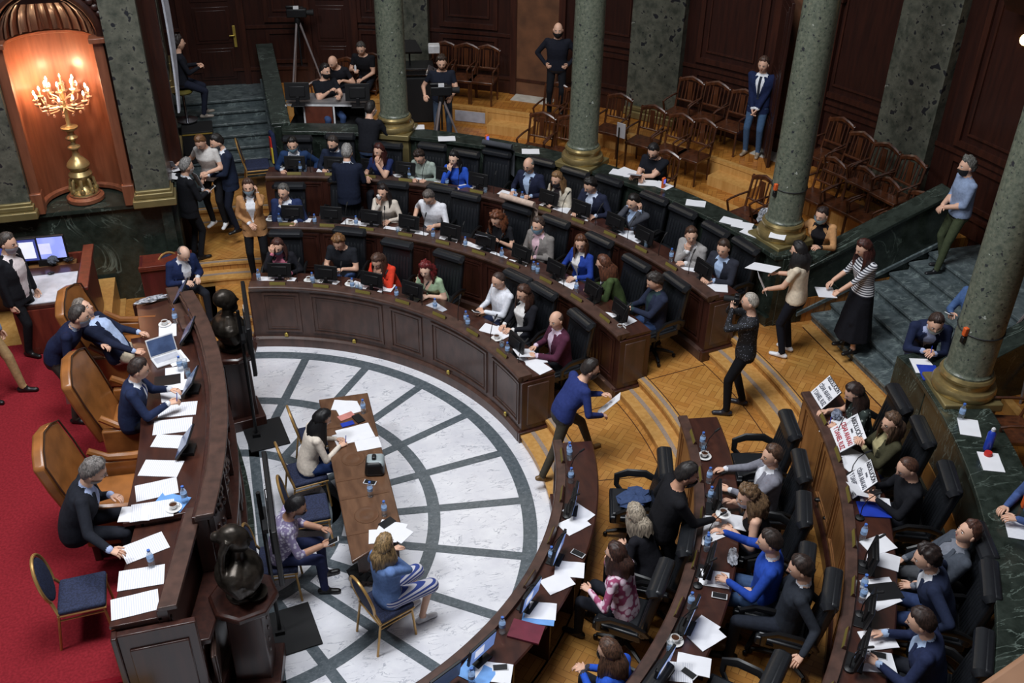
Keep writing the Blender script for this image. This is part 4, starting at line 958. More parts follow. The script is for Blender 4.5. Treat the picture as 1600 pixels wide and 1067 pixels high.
    if chairk:
        cf=chairface if chairface is not None else face; dx,dy=math.cos(cf*D2R),math.sin(cf*D2R)
        chair(chairk,loc[0]-dx*chairoff,loc[1]-dy*chairoff,floor,cf,{'exec':'black leather desk chair of %s','banq':'blue banquet chair with gold frame under %s','wood':'wooden armchair under %s','pres':'tan leather armchair of %s'}[chairk]%short)
    wv=lambda p: root_world(loc,face,H,p)
    return dict(root=root,loc=loc,face=face,H=H,hands={h[0]:root_world(loc,face,H,h[1]+h[2].normalized()*.09) for h in hands},head=root_world(loc,face,H,Hc),Mh=Rw@Mh)
def root_world(loc,face,H,p):
    q=RZ(face-90)@(Vector(p)*H); return Vector((loc[0]+q.x,loc[1]+q.y,loc[2]+q.z))
# ---------------------------------------------------------------- seated members, row by row
RS=(4.83,6.22,7.50); RSR=(4.86,6.26,7.74); FZ=(Z1,Z2,Z3)
GRP=('members seated at the front row desks','members seated at the second row desks','members seated at the back row desks')
def seat(row,u,v,short,label,df=0,ck='exec',**k):
    fl=FZ[row]; lean=k.pop('lean',None)
    if lean is None:
        L=.1
        for _ in range(6):
            zc=fl+.585+.66*math.cos(L); p=at(u,v,zc); off=(RS if ang(p)>0 else RSR)[row]-math.hypot(p[0],p[1]); L=math.asin(max(-.12,min(.62,(off-.05)/.68)))
        lean=L/D2R
    a=ang(at(u,v,fl+1.24)); cf=k.pop('chairface',a+180)
    return person(u,v,fl,a+180+df,short,label,lean=lean,chairk=ck,chairface=cf,group=GRP[row],**k)
NAVY=(32,40,66); BLK=(26,27,32); CHAR=(48,50,58); WHT=(228,230,236); PBL=(176,196,226); JE=(58,78,118)
BR=(58,42,34); DK=(34,28,26); GRY=(150,148,146); BLOND=(176,138,92)
SURG=(160,196,216)
# back row, left wing
p301=seat(2,457,226,'the man in the blue mask at the far left','man in navy suit and pale blue mask, leftmost seat of the back row',top=(36,58,96),inner=WHT,hair='short',hc=DK,mask=(150,195,220),lh=(-.30,.10,.62),rh=(.20,.30,.80),hy=5)
p302=seat(2,520,224,'the man in navy sweater and dark mask','man in navy sweater with white collar and dark mask, second seat of the back row',kind='sweater',collar=1,top=(34,42,62),hc=(70,60,56),mask=(44,50,66),lh=(-.22,.32,.80),hy=-18)
p303=seat(2,592,236,'the woman with dark auburn hair resting on her hand','woman with long dark auburn hair in dark blue top, hand on her mouth',fem=True,kind='vneck',sleeve='short',top=(34,46,90),hair='long',hc=(82,36,30),rh=None,lh='mouth',hy=-20,hp=5)
p304=seat(2,655,245,'the person in pale green top looking down','person with short dark hair in pale grey-green top bending over papers',fem=True,kind='sweater',top=(160,172,162),hair='messy',hc=BR,hp=38,lh=(-.12,.34,.80),rh=(.10,.36,.80),hr=8)
p305=seat(2,709,248,'the woman in the bright blue sweater','woman with long black hair in bright blue sweater, hand over her mouth',fem=True,skin='pale',kind='sweater',top=(44,84,186),hair='long',hc=(24,22,26),lh=None,rh='mouth',hp=8)
p306=seat(2,826,258,'the grey bearded man in navy suit','balding man with glasses, grey beard and navy suit over a pale blue shirt',top=(34,38,60),inner=PBL,hair='balding',hc=(150,146,142),beard=(170,166,164),glasses=True,hp=15,lh=(-.15,.30,.78),rh=(.2,.28,.78))
p307=seat(2,870,280,'the woman in the cream jacket and dark mask','blonde woman in cream jacket with dark mask in the back row',fem=True,top=(206,196,178),inner=(70,60,62),hair='long',hc=(158,118,78),mask=(52,54,66),lh=(-.05,.32,.82),rh=(.08,.32,.82))
p308=seat(2,922,290,'the dark haired man reading in navy suit','man with swept dark hair in navy suit reading, right of the column',top=(38,42,62),inner=(205,215,235),hair='messy',hc=DK,hp=30,hy=-10,rh=(.12,.40,.80),lh=(-.2,.3,.78))
p309=seat(2,990,316,'the man holding both ears','man in grey suit and pale blue shirt holding both hands to his ears',top=(70,72,80),inner=PBL,hair='short',hc=DK,hp=18,lh='ear',rh='ear')
p310=seat(2,1080,368,'the man in the light grey suit','man in light grey suit turned left with his chin on his hand, back row',df=10,top=(160,156,154),inner=(225,224,226),hair='short',hc=(92,62,46),hy=42,lh=(-.05,.34,.80),rh='chin',hp=4)
p311=seat(2,1130,388,'the man in the charcoal suit at the aisle','man in charcoal suit and pale blue shirt, rightmost seat of the back left wing',df=14,top=(46,48,58),inner=PBL,hair='short',hc=(74,54,44),hy=16,lh=(-.05,.36,.80),rh=(.10,.36,.80))
# second row, left wing
p201=seat(1,443,300,'the grey haired man with hand on chin','grey haired man in blue suit, chin on hand, leftmost of the second row',top=(42,54,92),hair='short',hc=(120,116,112),lh=None,rh='chin',hy=-14,hp=8,lean=10)
p202=seat(1,598,300,'the woman drinking from a white cup','woman with long dark hair in cream top drinking from a white cup',fem=True,kind='sweater',top=(216,204,190),hair='long',hc=(44,32,30),rh='mouth',lh=(-.15,.34,.80),hp=6)
p203=seat(1,670,308,'the man in white shirt with glasses looking down','grey haired man in white shirt with rolled sleeves leaning over his desk',kind='shirt',sleeve='rolled',top=(232,232,238),hair='short',hc=(118,108,102),glasses=True,hp=45,lh=(-.16,.38,.80),rh=(.30,.14,.74),bot=CHAR,lean=12)
p204=seat(1,776,342,'the curly auburn haired woman reading','woman with curly auburn hair in black top reading papers, beige coat behind her',fem=True,kind='tee',sleeve='short',top=(30,30,34),hair='curly',hc=(128,72,42),hp=30,lh=(-.12,.36,.86),rh=(.12,.36,.86),hl=.22)
p205=seat(1,841,352,'the masked man in the grey blazer','man in grey blazer, pink shirt and pale blue mask in the second row',top=(132,126,122),inner=(226,190,200),hair='short',hc=(92,72,62),mask=(158,200,222),lh=(-.08,.30,.78),rh=(.10,.32,.78),hp=8,bot=(60,60,70))
p206=seat(1,907,380,'the woman in the royal blue blazer','woman with brown hair in royal blue blazer and white top looking to her left',fem=True,top=(40,66,150),inner=(228,224,222),hair='bob',hc=(118,74,50),hy=38,lh=None,rh=None,hl=.2)
p207=seat(1,943,412,'the woman in the olive green blazer','woman with long auburn hair in olive green blazer turned away from us',fem=True,df=-38,top=(72,88,52),inner=WHT,hair='long',hc=(112,66,44),hy=-20,hp=10,lh=(-.1,.38,.82),rh=(.1,.36,.8))
p208=seat(1,1023,440,'the man with a phone at the aisle','dark haired man in navy blazer looking at his phone, end of second row',df=-15,top=(40,46,66),inner=(44,62,66),hair='messy',hc=(64,56,52),hp=40,lh=(-.03,.36,.84),rh=(.06,.36,.84),bot=JE)
# front row, left wing
p101=seat(0,434,385,'the woman with a hand on her forehead','woman in black cardigan and pink top with a grey mask, hand on her forehead',fem=True,kind='open',top=(30,30,36),inner=(190,110,130),hair='long',hc=(92,56,48),mask=(120,130,156),rh='brow',lh=None,hl=.26)
p102=seat(0,529,378,'the fair haired person in black t-shirt','fair haired person in black t-shirt looking at a phone in the front row',kind='tee',sleeve='short',top=(34,36,42),hair='messy',hc=(150,104,62),hp=42,lh=(-.08,.34,.82),rh=(.10,.36,.82),bot=JE)
p103=seat(0,590,408,'the woman in the orange red sweater','woman in orange red sweater with hands folded at her mouth',fem=True,kind='sweater',top=(222,66,44),hair='bob',hc=(96,66,52),hp=30,lh='mouth',rh='mouth')
p104=seat(0,665,422,'the woman with curly red hair','woman with curly red hair in pale green top in the front row',fem=True,skin='pale',kind='vneck',sleeve='short',top=(166,190,156),hair='curly',hc=(132,36,38),hy=16,hp=5,rh=(.34,.02,.78),lh=(-.08,.34,.78),hl=.2,bot=(40,40,46))
p105=seat(0,779,438,'the man in white shirt holding a phone','balding man in white shirt looking at his phone in the front row',kind='shirt',top=(228,230,238),collar=1,hair='receding',hc=(84,66,60),hp=26,hy=12,lh=(-.04,.32,.80),rh=(.10,.30,.80),bot=(36,44,70),df=-12)
p106=seat(0,818,458,'the woman in black jacket and white top','woman with long brown hair in black jacket and white top in the front row',fem=True,kind='open',top=(28,28,34),inner=(232,230,228),hair='long',hc=(92,60,46),hp=22,lh=(-.10,.34,.79),rh=(.08,.34,.79))
p107=seat(0,869,500,'the man in the maroon blazer','bald man in maroon blazer and pale pink shirt holding papers at the aisle end',top=(84,42,62),inner=(216,196,214),hair='balding',hc=(110,84,72),hy=24,hp=8,lh=(-.10,.40,.80),rh=(.12,.32,.80),bot=BLK,df=-8)
# right wing, front row
p1a=seat(0,993,805,'the blond woman in white mask','short haired blond woman with white mask and dark top, front row of the right wing',fem=True,kind='sweater',top=(30,30,36),inner=WHT,hair='bob',hc=(196,180,158),mask=(228,228,232),df=-25,hy=-15,lh=(-.1,.30,.80),rh='mouth',hp=10,lean=22)
p1b=seat(0,962,866,'the woman in the pink floral blouse','woman with brown bob in pink and white floral blouse and dark vest',fem=True,kind='sweater',pat='floral',top=(232,206,220),hair='bob',hc=(72,44,34),hy=0,lh=(-.2,.3,.8),rh='mouth',hp=6,df=-12,lean=12)
p1c=seat(0,952,1018,'the woman in the blue blazer at the bottom','woman with long brown hair in bright blue blazer holding her hands together at the bottom',fem=True,top=(44,88,196),inner=(60,60,70),hair='long',hc=(104,72,54),hy=6,hp=18,mask=(52,56,60),lh=(-.03,.36,.80),rh=(.05,.36,.80),lean=8)
p1d=person(833,1100,Z1,122,'the person cut off at the bottom edge','person in blue trousers and dark sleeve mostly below the frame at the bottom edge',top=NAVY,bot=(58,84,138),hair='short',hc=BR,lh=(-.15,.38,.8),rh=(.34,.36,.72),chairk='exec',group=GRP[0])
# right wing, second row
p2a=seat(1,1206,712,'the man in grey blazer, right wing','man in grey blazer and white shirt reaching over his desk, right wing',top=(128,128,138),inner=WHT,hair='short',hc=(104,74,56),hy=20,lh=(-.10,.40,.80),rh=(.25,.42,.80),bot=(100,102,112),hp=6)
p2b=seat(1,1168,776,'the masked woman with wavy hair','woman with wavy light brown hair, white mask and sleeveless black top',fem=True,kind='vneck',sleeve='none',top=(26,26,30),hair='curly',hc=(134,104,74),mask=(226,230,236),hy=28,lh=(-.12,.34,.80),rh=(.26,.36,.86),hl=.24,hp=12)
p2c=seat(1,1203,847,'the man in the bright blue sweater','man with short dark hair in bright blue sweater and jeans reaching for the cup',kind='sweater',collar=1,top=(38,72,164),hair='short',hc=(60,46,40),hy=6,hp=16,lh=(-.20,.34,.82),rh=(.24,.46,1.0),bot=(60,82,116),shoes=(84,58,46),rf=(.16,.40,.09),lf=(-.15,.38,.09),H=1.03,vox=.0125)
p2d=seat(1,1252,888,'the man in dark sweater stretching his arm','man in dark grey sweater with white collar stretching his arm down at the bottom right',kind='sweater',collar=1,top=(44,48,56),hair='short',hc=(60,44,38),hy=10,hp=28,lh=(-.50,-.16,.72),rh=(.1,.34,.72),bot=(36,40,50),H=1.05,vox=.0125)
# right wing, back row
p3a=seat(2,1335,614,'the long haired woman in the leafy blouse','woman with long brown hair in dark leafy blouse writing behind the first placard',fem=True,kind='tee',sleeve='short',pat='leafy',top=(44,54,50),hair='long',hc=(58,38,32),hl=.36,hy=8,hp=32,lh=(-.12,.34,.80),rh=(.16,.40,.82),lean=14,df=-4)
p3b=seat(2,1392,661,'the woman in the olive jacket and glasses','woman with brown hair, glasses and olive jacket clapping behind the second placard',fem=True,top=(66,64,46),inner=(170,160,120),hair='bob',hc=(116,88,68),glasses=True,hy=20,hp=8,lh=(-.04,.30,.94),rh=(.06,.30,.94),lean=2,bot=JE,df=6)
p3c=seat(2,1418,731,'the man in black sweater behind the third placard','man in black sweater with glasses reading a sheet behind the third placard',kind='sweater',top=(26,27,32),hair='receding',hc=(96,62,46),glasses=True,hy=14,hp=30,lh=(-.10,.36,.84),rh=(.10,.36,.86),df=4,lean=6)
p3d=person(1513,832,Z3,158,'the man in grey suit leaning back','man in grey suit leaning back in his chair with legs stretched forward',top=(74,80,90),inner=(120,124,134),hair='short',hc=(92,58,46),hy=10,hp=-12,lean=-16,lh=(-.18,.26,.66),rh=(.18,.26,.66),bot=(78,80,84),lf=(-.16,.62,.12),rf=(.16,.60,.12),chairk='exec',group=GRP[2])
p3e=seat(2,1448,872,'the man in navy turned to his neighbour','man with curly dark hair in navy suit leaning forward with his elbows on the chair',top=(36,44,68),inner=WHT,hair='curly' if False else 'messy',hc=(52,38,34),hy=10,hp=10,lh=(-.30,.10,.62),rh=(.30,.14,.64),bot=(48,62,98),lean=20,H=1.03)
p3f=seat(2,1440,972,'the man in navy suit at the bottom right','man in navy suit with both hands on a large sheet, bottom right',top=(38,46,76),inner=PBL,hair='short',hc=(64,46,40),hy=0,hp=20,lh=(-.20,.42,.80),rh=(.16,.42,.80),lean=14,H=1.03)
# empty seats
def empty_chair(row,u,v,label,z=1.20,df=0,top=True):
    p=at(u,v,FZ[row]+z); a=ang(p); q=pol((RS if a>0 else RSR)[row]+.02,a,FZ[row]); return chair('exec',q[0],q[1],q[2],a+180+df,label), a
EC=[]
for row,u,v,l in ((2,772,236,'empty black desk chair with a grey jacket over it, left of the grey bearded man'),(2,1055,328,'empty black desk chair between the man holding his ears and the light grey suit'),
  (1,523,298,'empty black desk chair in front of the grey haired standing man'),
  (1,727,300,'empty black desk chair left of the curly auburn haired woman'),
  (0,975,712,'empty black desk chair with a denim jacket, near the striding man'),(1,1190,655,'empty black desk chair in front of the leafy blouse woman, end of the second row'),
  (1,1215,1045,'empty black desk chair at the bottom edge behind the second row')):
    EC.append(empty_chair(row,u,v,l))
# ---------------------------------------------------------------- people standing and others
S=dict(sit=False)
s1=person(542,238,Z2,72,'the grey haired man standing between the rows','grey haired man in dark navy suit standing with his back to us between the rows',top=(28,34,52),hair='short',hc=(172,168,164),lh=(-.12,.32,1.02),rh=(.12,.32,1.02),lean=6,hp=14,H=1.02,**S)
s2=person(291,260,Z2,28,'the white haired man in black suit','white haired man in black suit standing in the left aisle holding a phone',top=(28,29,34),bot=(28,29,34),hair='short',hc=(178,174,170),lh=(-.05,.32,1.10),rh=(.08,.32,1.10),hp=14,H=1.0,mask=(225,225,228),**S)
s3=person(313,222,.85,-118,'the woman in the white top','woman in white top and black trousers bending over papers in the left aisle',fem=True,kind='sweater',sleeve='short',top=(206,202,198),hair='short',hc=(134,92,56),hp=40,lh=(-.12,.34,1.10),rh=(.48,.18,1.12),bot=(26,26,30),lean=14,shoes=(220,220,222),**S)
s4=person(339,222,Z3,-160,'the masked man in navy suit beside her','dark haired man in navy suit and white shirt standing right of the woman in white',top=(30,38,58),hair='short',hc=DK,hp=26,lh=(-.04,.32,1.08),rh=(.10,.34,1.02),bot=(26,30,44),mask=(80,84,90),H=1.0,**S)
s5=person(388,292,Z2,-96,'the woman in the tan blazer','woman in tan blazer with pale blue mask and black trousers holding her ear, left aisle',fem=True,kind='jacket',top=(184,136,92),inner=WHT,hair='long',hc=(90,62,48),mask=(172,202,222),rh=(.06,.16,1.02),lh='ear',bot=(24,24,28),hp=8,H=1.0,hl=.2,**S)
s6=person(287,396,Z1,-60,'the bald man in navy behind the small desk','bald man in navy suit seated behind the small lectern desk, looking down',top=(34,46,84),hair='balding',hc=(150,140,134),skin='pale',hp=45,lean=16,lh=(-.10,.34,.78),rh=(.12,.34,.78),fat=1.1,chairk='banq')
photog=person(1172,472,Z2,150,'the photographer','photographer with cropped white blond hair, dark speckled top and black trousers holding a camera',fem=True,kind='sweater',pat='speck',top=(130,134,150),hair='crop',hc=(206,196,182),bot=(20,21,26),shoes=(34,36,46),lh=(-.06,.24,1.50),rh=(.05,.24,1.52),hp=4,lean=1,H=1.04,lf=(-.12,.12,.09),rf=(.16,-.06,.09),vox=.0125,**S)
strider=person(922,577,Z1-.05,5,'the man in the blue sweater on the steps','man in blue sweater and dark trousers striding up the steps with a paper',kind='sweater',top=(44,56,112),hair='short',hc=(52,42,38),mask=(60,60,64),lean=30,hp=6,hy=-14,lh=(.06,.46,1.06),rh=(.22,.40,.86),lf=(-.12,.44,.14),rf=(.10,-.34,-.10,0,-22),bot=(70,64,54),shoes=(112,84,48),H=1.0,pelvis=(0,-.02,.86),vox=.0125,**S)
waiter=person(1073,742,Z1,-8,'the waiter in black','waiter in black with black mask leaning to hand over a cup and saucer',kind='sweater',top=(26,26,30),bot=(22,22,26),hair='short',hc=(44,38,36),mask=(30,30,34),skin='tan',lean=12,hp=18,hy=-12,rh=(.10,.46,1.06),lh=(-.22,.10,.88),H=1.06,shoes=(16,16,18),vox=.0125,fat=1.05,**S)
t1=person(1248,392,Z3,128,'the woman in the cream top','woman in short sleeved cream top, dark trousers and white shoes holding papers',fem=True,kind='sweater',sleeve='short',top=(222,206,182),hair='bun' if False else 'long',hl=.24,hc=(30,26,28),bot=(26,28,38),shoes=(232,232,236),rh=(.12,.34,1.12),lh=(-.16,.34,1.00),hp=16,**S)
t2=person(1350,388,.88,178,'the woman in the striped top','woman with long reddish brown hair in striped top and long black skirt holding a sheet',fem=True,kind='shirt',sleeve='rolled',pat='stripe',top=(220,220,224),hair='long',hc=(84,42,34),bot=(22,23,30),skirt=.72,lh=(-.02,.36,.98),rh=(.20,.34,1.02),hp=32,H=1.0,hl=.26,lean=6,**S)
t3=person(1462,505,.88,-120,'the man writing on the pedestal','man in navy suit with pale mask bending to write on the marble pedestal',top=(34,42,70),inner=(170,180,214),hair='short',hc=(72,52,44),mask=(190,214,214),lean=42,hp=10,lh=(-.04,.56,1.10),rh=(.08,.52,1.10),bot=(30,34,50),pelvis=(0,-.05,.93),H=1.0,**S)
t4=person(1536,442,1.14,-160,'the half hidden person behind the column','person in blue denim shirt and mask holding a phone, hidden behind the column nearest us',kind='shirt',top=(70,96,140),hair='short',hc=BR,mask=(220,224,228),rh=(.14,.34,1.2),lh=(-.1,.3,1.1),**S)
g11=person(1511,260,1.52,168,'the grey haired man in olive trousers','grey haired man in black mask, pale blue shirt and olive trousers on the parapet',kind='shirt',sleeve='rolled',collar=1,top=(140,156,186),inner=(140,156,186),hair='messy',hc=(120,118,112),mask=(30,32,34),lh=(-.02,.24,1.0),rh=(.06,.24,1.0),bot=(70,78,56),shoes=(26,26,30),hp=6,lf=(-.10,.18,-.04),rf=(.10,.0,.09),H=1.0,**S)
g10=person(1284,336,ZA,-140,'the woman in the tan jacket','woman in tan jacket with pale blue mask leaning over the parapet beside the column',fem=True,sit=False,kind='open',top=(196,148,102),inner=(30,28,32),hair='bun',hc=(62,46,42),mask=(170,206,226),lean=20,pelvis=(0,0,.60),lf=(-.12,-.40,.10),rf=(.12,-.40,.10),hy=-10,hp=10,rh=(.44,.36,.90),lh=(-.12,.44,.82),bot=(30,30,36))
g9=person(1193,101,ZL,-135,'the man in navy jacket and jeans','man in navy jacket, tie and jeans standing by the open door at the back',top=(28,38,72),inner=WHT,tie=(40,44,56),hair='short',hc=(92,66,54),bot=(66,92,124),shoes=(150,132,112),lh=(-.02,.20,.82),rh=(.04,.20,.84),hp=14,H=1.02,**S)
g7=person(872,47,ZL,-112,'the bald man in black at the door','bald man in black with hands on his hips in the back doorway',kind='shirt',top=(26,28,38),bot=(22,23,28),hair=None,hc=(90,70,60),mask=(24,24,28),lh=('hip',),rh=('hip',),hp=8,H=1.03,fat=1.05,**S)
g5=person(690,98,ZB,-100,'the bearded cameraman','bearded man in black t-shirt and jeans operating a camera behind the balustrade',kind='tee',sleeve='short',top=(28,32,44),hair='messy',hc=(70,54,44),beard=(80,62,50),hp=22,lh=(-.15,.32,1.04),rh=(.32,.26,1.06),bot=(74,90,112),fat=1.1,**S)
g6=person(579,170,Z3+.05,62,'the man in black sweater and white mask','man in black sweater, jeans and white mask leaning on the balustrade with a phone',kind='sweater',top=(26,27,33),hair='short',hc=DK,mask=(232,234,238),hy=-20,hp=10,lh=(-.02,.42,1.24),rh=(.20,.40,1.20),bot=(60,76,104),lean=16,H=1.0,**S)
g2=person(508,111,ZB,-75,'the man in black t-shirt and mask','man in black t-shirt and black mask seated at the control table, arm stretched down',kind='tee',sleeve='short',top=(24,26,32),hair='short',hc=DK,mask=(24,24,28),lh=(-.10,.42,.92),rh=(.04,.28,.98),bot=JE,fat=1.1,lean=2,hp=8,hy=20,seatz=.06,lf=(-.14,.30,.10),rf=(.14,.30,.10),chairk='wood')
g3=person(520,97,ZB,-120,'the bald man behind the control table','bald man in black seated behind the man in black t-shirt and mask',kind='tee',sleeve='short',top=(30,30,36),hair=None,hc=(120,90,76),hp=20,lean=30,hy=-10,chairk='wood')
g4=person(564,76,ZB,-120,'the man holding a white bottle','grey haired man in black t-shirt seated holding a white bottle beside the column',kind='tee',sleeve='short',top=(26,26,30),hair='short',hc=(90,84,80),hp=20,lean=20,hy=10,rh=(.12,.36,.88),lh=(-.04,.36,.72),seatz=.10,chairk='wood')
g1=person(279,68,ZL,10,'the person on the stool','dark haired person in black sitting sideways on a stool by the left wall',kind='shirt',top=(30,32,40),hair='messy',hc=(46,36,34),hy=5,hp=2,lh=(-.10,.34,.98),rh=(.06,.34,.96),bot=(34,38,54),seatz=.18,lf=(-.08,.36,.14),rf=(.10,.30,.12),shoes=(150,140,130))
g8=person(1021,236,ZA,-140,'the clerk in the black polo','person in black polo seated at the balustrade sorting papers',kind='tee',sleeve='short',top=(24,26,34),hair='short',hc=(34,30,32),mask=(60,56,60),hp=34,lean=14,hy=5,lh=(.12,.44,.82),rh=(.06,.44,.82),fat=1.08,chairk='wood',chairface=-140)
g12=person(1640,740,ZB-.1,175,'the seated person at the right edge','person in jeans seated behind the balustrade, mostly outside the right edge',kind='shirt',top=(70,90,140),bot=(62,88,140),hair='short',hc=BR,lh=(-.1,.34,.8),rh=(.12,.30,.76),chairk='wood')
# dais
d5=person(217,577,ZD+.16,-4,'the presiding man in navy suit','man in navy suit seated at the middle of the presidential desk',top=(36,46,76),inner=WHT,tie=(36,60,140),hair='short',hc=(62,46,40),hp=16,lh=(-.12,.44,.83),rh=(.16,.44,.83),lean=14,vox=.0125)
d1=person(131,483,ZD+.14,-12,'the man reclining in the far leather chair','grey haired man in navy jacket and beige trousers reclining in the farthest armchair',kind='open',top=(32,38,60),inner=(180,198,232),hair='short',hc=(150,138,128),lean=-28,hp=-22,hy=-10,lh=(-.15,.24,.74),rh=(.26,.36,.68),bot=(206,190,166),lf=(-.13,.62,.09),rf=(.12,.62,.09),vox=.0125)
d6=person(146,737,ZD+.16,0,'the man in black jacket with glasses','grey haired man with glasses and black jacket at the near end of the presidential desk',top=(32,34,42),inner=(176,190,226),hair='swept',hc=(132,124,120),glasses=True,beard=(150,140,134),lean=22,hp=26,hr=0,lh=(-.05,.36,.84),rh=(.58,.36,.74),fat=1.05,vox=.0125,H=1.04)
d2=person(124,494,ZD,-14,'the man bending in navy sweater','man in navy sweater and pale mask bending forward behind the leather armchairs',kind='sweater',collar=1,top=(28,34,62),inner=(120,130,150),hair='short',hc=(78,70,66),mask=(170,200,222),lean=38,hp=-8,hy=8,lh=(-.15,.44,.98),rh=(.26,.16,.72),bot=(64,56,50),shoes=(26,24,26),pelvis=(0,-.06,.93),H=1.0,vox=.0125,**S)
d3=person(12,380,ZD,-25,'the man in black jacket at the left edge','man in black jacket, white shirt and mask standing at the left edge near the booth',kind='open',top=(26,27,32),inner=(226,214,214),hair='short',hc=(90,80,74),mask=(200,210,220),bot=(26,26,30),hp=12,H=1.03,lh=(-.24,.1,.8),rh=(.22,.06,.8),fat=1.08,**S)
d4=person(-14,437,ZD,-20,'the cut off man in beige trousers','man in pale blue shirt and beige trousers cut off by the left edge',kind='shirt',top=(158,174,206),hair='short',hc=BR,mask=(200,214,226),bot=(176,146,104),shoes=(26,24,26),H=1.03,xy=(-2.42,2.12),lf=(-.14,.20,.09),rf=(.12,-.08,.09),**S)
# stenographers' table on the marble
c1=person(503,655,0,8,'the woman with long black hair','woman with very long black hair and cream blouse writing at the centre table',fem=True,kind='sweater',top=(222,210,196),hair='long',hc=(18,17,20),hl=.38,hp=34,hy=-6,lean=16,lh=(-.06,.38,.80),rh=(.10,.38,.80),bot=(44,64,112),chairk='banq',vox=.0125)
c2=person(462,792,0,-6,'the man in the patterned shirt','dark haired man in white patterned shirt and jeans typing at the centre table',kind='shirt',pat='print',sleeve='rolled',top=(212,208,224),hair='short',hc=(40,36,38),hp=24,hy=-6,lean=18,lh=(-.10,.46,.76),rh=(.16,.46,.74),bot=(44,50,84),mask=(130,140,160),chairk='banq',vox=.0125,skin='tan')
c3=person(601,852,0,22,'the blond woman in denim blue','blond woman in pale denim jacket and striped skirt seen from behind at the centre table',fem=True,kind='jacket',top=(104,132,184),inner=WHT,hair='long',hc=(172,140,96),hl=.24,hp=14,lean=-3,hy=20,lh=(-.30,.26,.80),rh='cheek',bot=(206,204,214),botpat='bands',skirt=.4,lf=(-.12,.30,.09),rf=(.10,.34,.09),chairk='banq',vox=.0125,shoes=(226,226,230))
# ---------------------------------------------------------------- small things
AUTO=[]                                                   # (object, base phrase); labels are completed at the end
def near(p):
    u,v=proj(p); b=min(PEOPLE,key=lambda q:(q[1][0]-p[0])**2+(q[1][1]-p[1])**2+.5*(q[1][2]+.7-p[2])**2); return b[0]
def auto(o,phrase,cat,group,p=None):
    p=p or tuple(o.location); tag(o,None,cat,group); AUTO.append((o,phrase%near(p) if '%s' in phrase else phrase,p)); return o
_sh={}
def shared(key, fn):
    """build a thing once, then copy it with its parts"""
    def make(loc,rz):
        if key not in _sh: _sh[key]=fn(); _sh[key].location=loc; _sh[key].rotation_euler=(0,0,rz*D2R); return _sh[key]
        return dup(_sh[key],loc,rz)
    return make
def mk_monitor(lit):
    def f():
        r=empty('monitor',(0,0,0)); tl=Matrix.Rotation(-.16,3,'X')   # faces +Y
        ca=MB().box((0,0,.18),(.35,.028,.22),M=tl).box((0,-.022,.18),(.22,.02,.13),M=tl).build('casing',M_BLACK,r,bevel=.005)
        MB().box((0,.0155,.1805),(.325,.003,.195),M=tl).build('display',M_SCREEN if lit==1 else M_SCREEND,ca)
        if lit==1: MB().box((.05,.019,.19),(.12,.002,.11),M=tl).build('window_on_screen',M_SCRW,ca)
        MB().box((0,-.03,.006),(.19,.15,.012)).box((0,-.03,.06),(.05,.03,.11)).build('foot',M_BLACK,r,bevel=.003)
        return r
    return f
mon=[shared('m0',mk_monitor(0)),shared('m1',mk_monitor(1))]
def mk_bottle():
    r=empty('water_bottle',(0,0,0)); bb=MB().lathe([(.028,0),(.032,.006),(.032,.06),(.029,.075),(.032,.09),(.032,.14),(.014,.185),(.013,.195)],12).build('bottle_body',M_GLASS,r)
    MB().lathe([(.0325,.085),(.0325,.125)],12).build('bottle_label',mat('pale_label',(150,180,220),.5),bb); MB().lathe([(.015,.19),(.015,.21)],10).build('bottle_cap',M_LABEL,bb); return r
bottle=shared('bt',mk_bottle)
def mk_glass():
    r=empty('drinking_glass',(0,0,0)); MB().lathe([(.028,0),(.034,.12),(.030,.12),(.025,.008)],14).build('glass_body',M_GLASS,r); MB().lathe([(.025,.006),(.0285,.07)],12).build('water',M_WATER,r); return r
glass=shared('gl',mk_glass)
def mk_cup():
    r=empty('coffee_cup',(0,0,0)); MB().lathe([(.03,.0),(.05,.004),(.078,.016),(.079,.019),(.05,.010),(.03,.010)],18).build('saucer',M_CHINA,r)
    MB().lathe([(.02,.01),(.034,.03),(.041,.065),(.038,.065),(.032,.03),(.018,.016)],16).tube([(.038,0,.055),(.062,0,.05),(.058,0,.028),(.033,0,.025)],.005,6).build('cup',M_CHINA,r)
    MB().lathe([(.004,.052),(.0365,.054)],14).build('coffee',M_COFFEE,r); return r
cup=shared('cp',mk_cup)
def mk_mic():
    r=empty('gooseneck_microphone',(0,0,0)); MB().lathe([(.045,0),(.045,.02),(.02,.03)],12).build('microphone_base',M_BLACK,r)
    MB().tube([(0,0,.02),(0,.0,.15),(0,.03,.26),(0,.09,.35)],.005,6).build('gooseneck',M_BLACK,r); MB().caps((0,.09,.35),(0,.13,.385),.012,.012,8).build('microphone_head',M_BLK2,r); return r
mic=shared('mc',mk_mic)
def mk_phone():
    r=empty('mobile_phone',(0,0,0)); MB().box((0,0,.005),(.072,.148,.009)).build('phone_body',M_WARMW,r,bevel=.003); MB().box((0,0,.0102),(.064,.128,.001)).build('phone_screen',M_BLACK,r); return r
phone=shared('ph',mk_phone)
def mk_plate():
    r=empty('name_plate',(0,0,0)); MB().box((0,0,.022),(.24,.045,.044),top=(1,.25)).build('plate_block',M_MAHO,r,bevel=.003); MB().box((0,-.0155,.023),(.235,.003,.046),M=Matrix.Rotation(-.37,3,'X')).build('brass_face',mat('plate_brass',(120,108,52),.45,.2),r); return r
plate=shared('np',mk_plate)
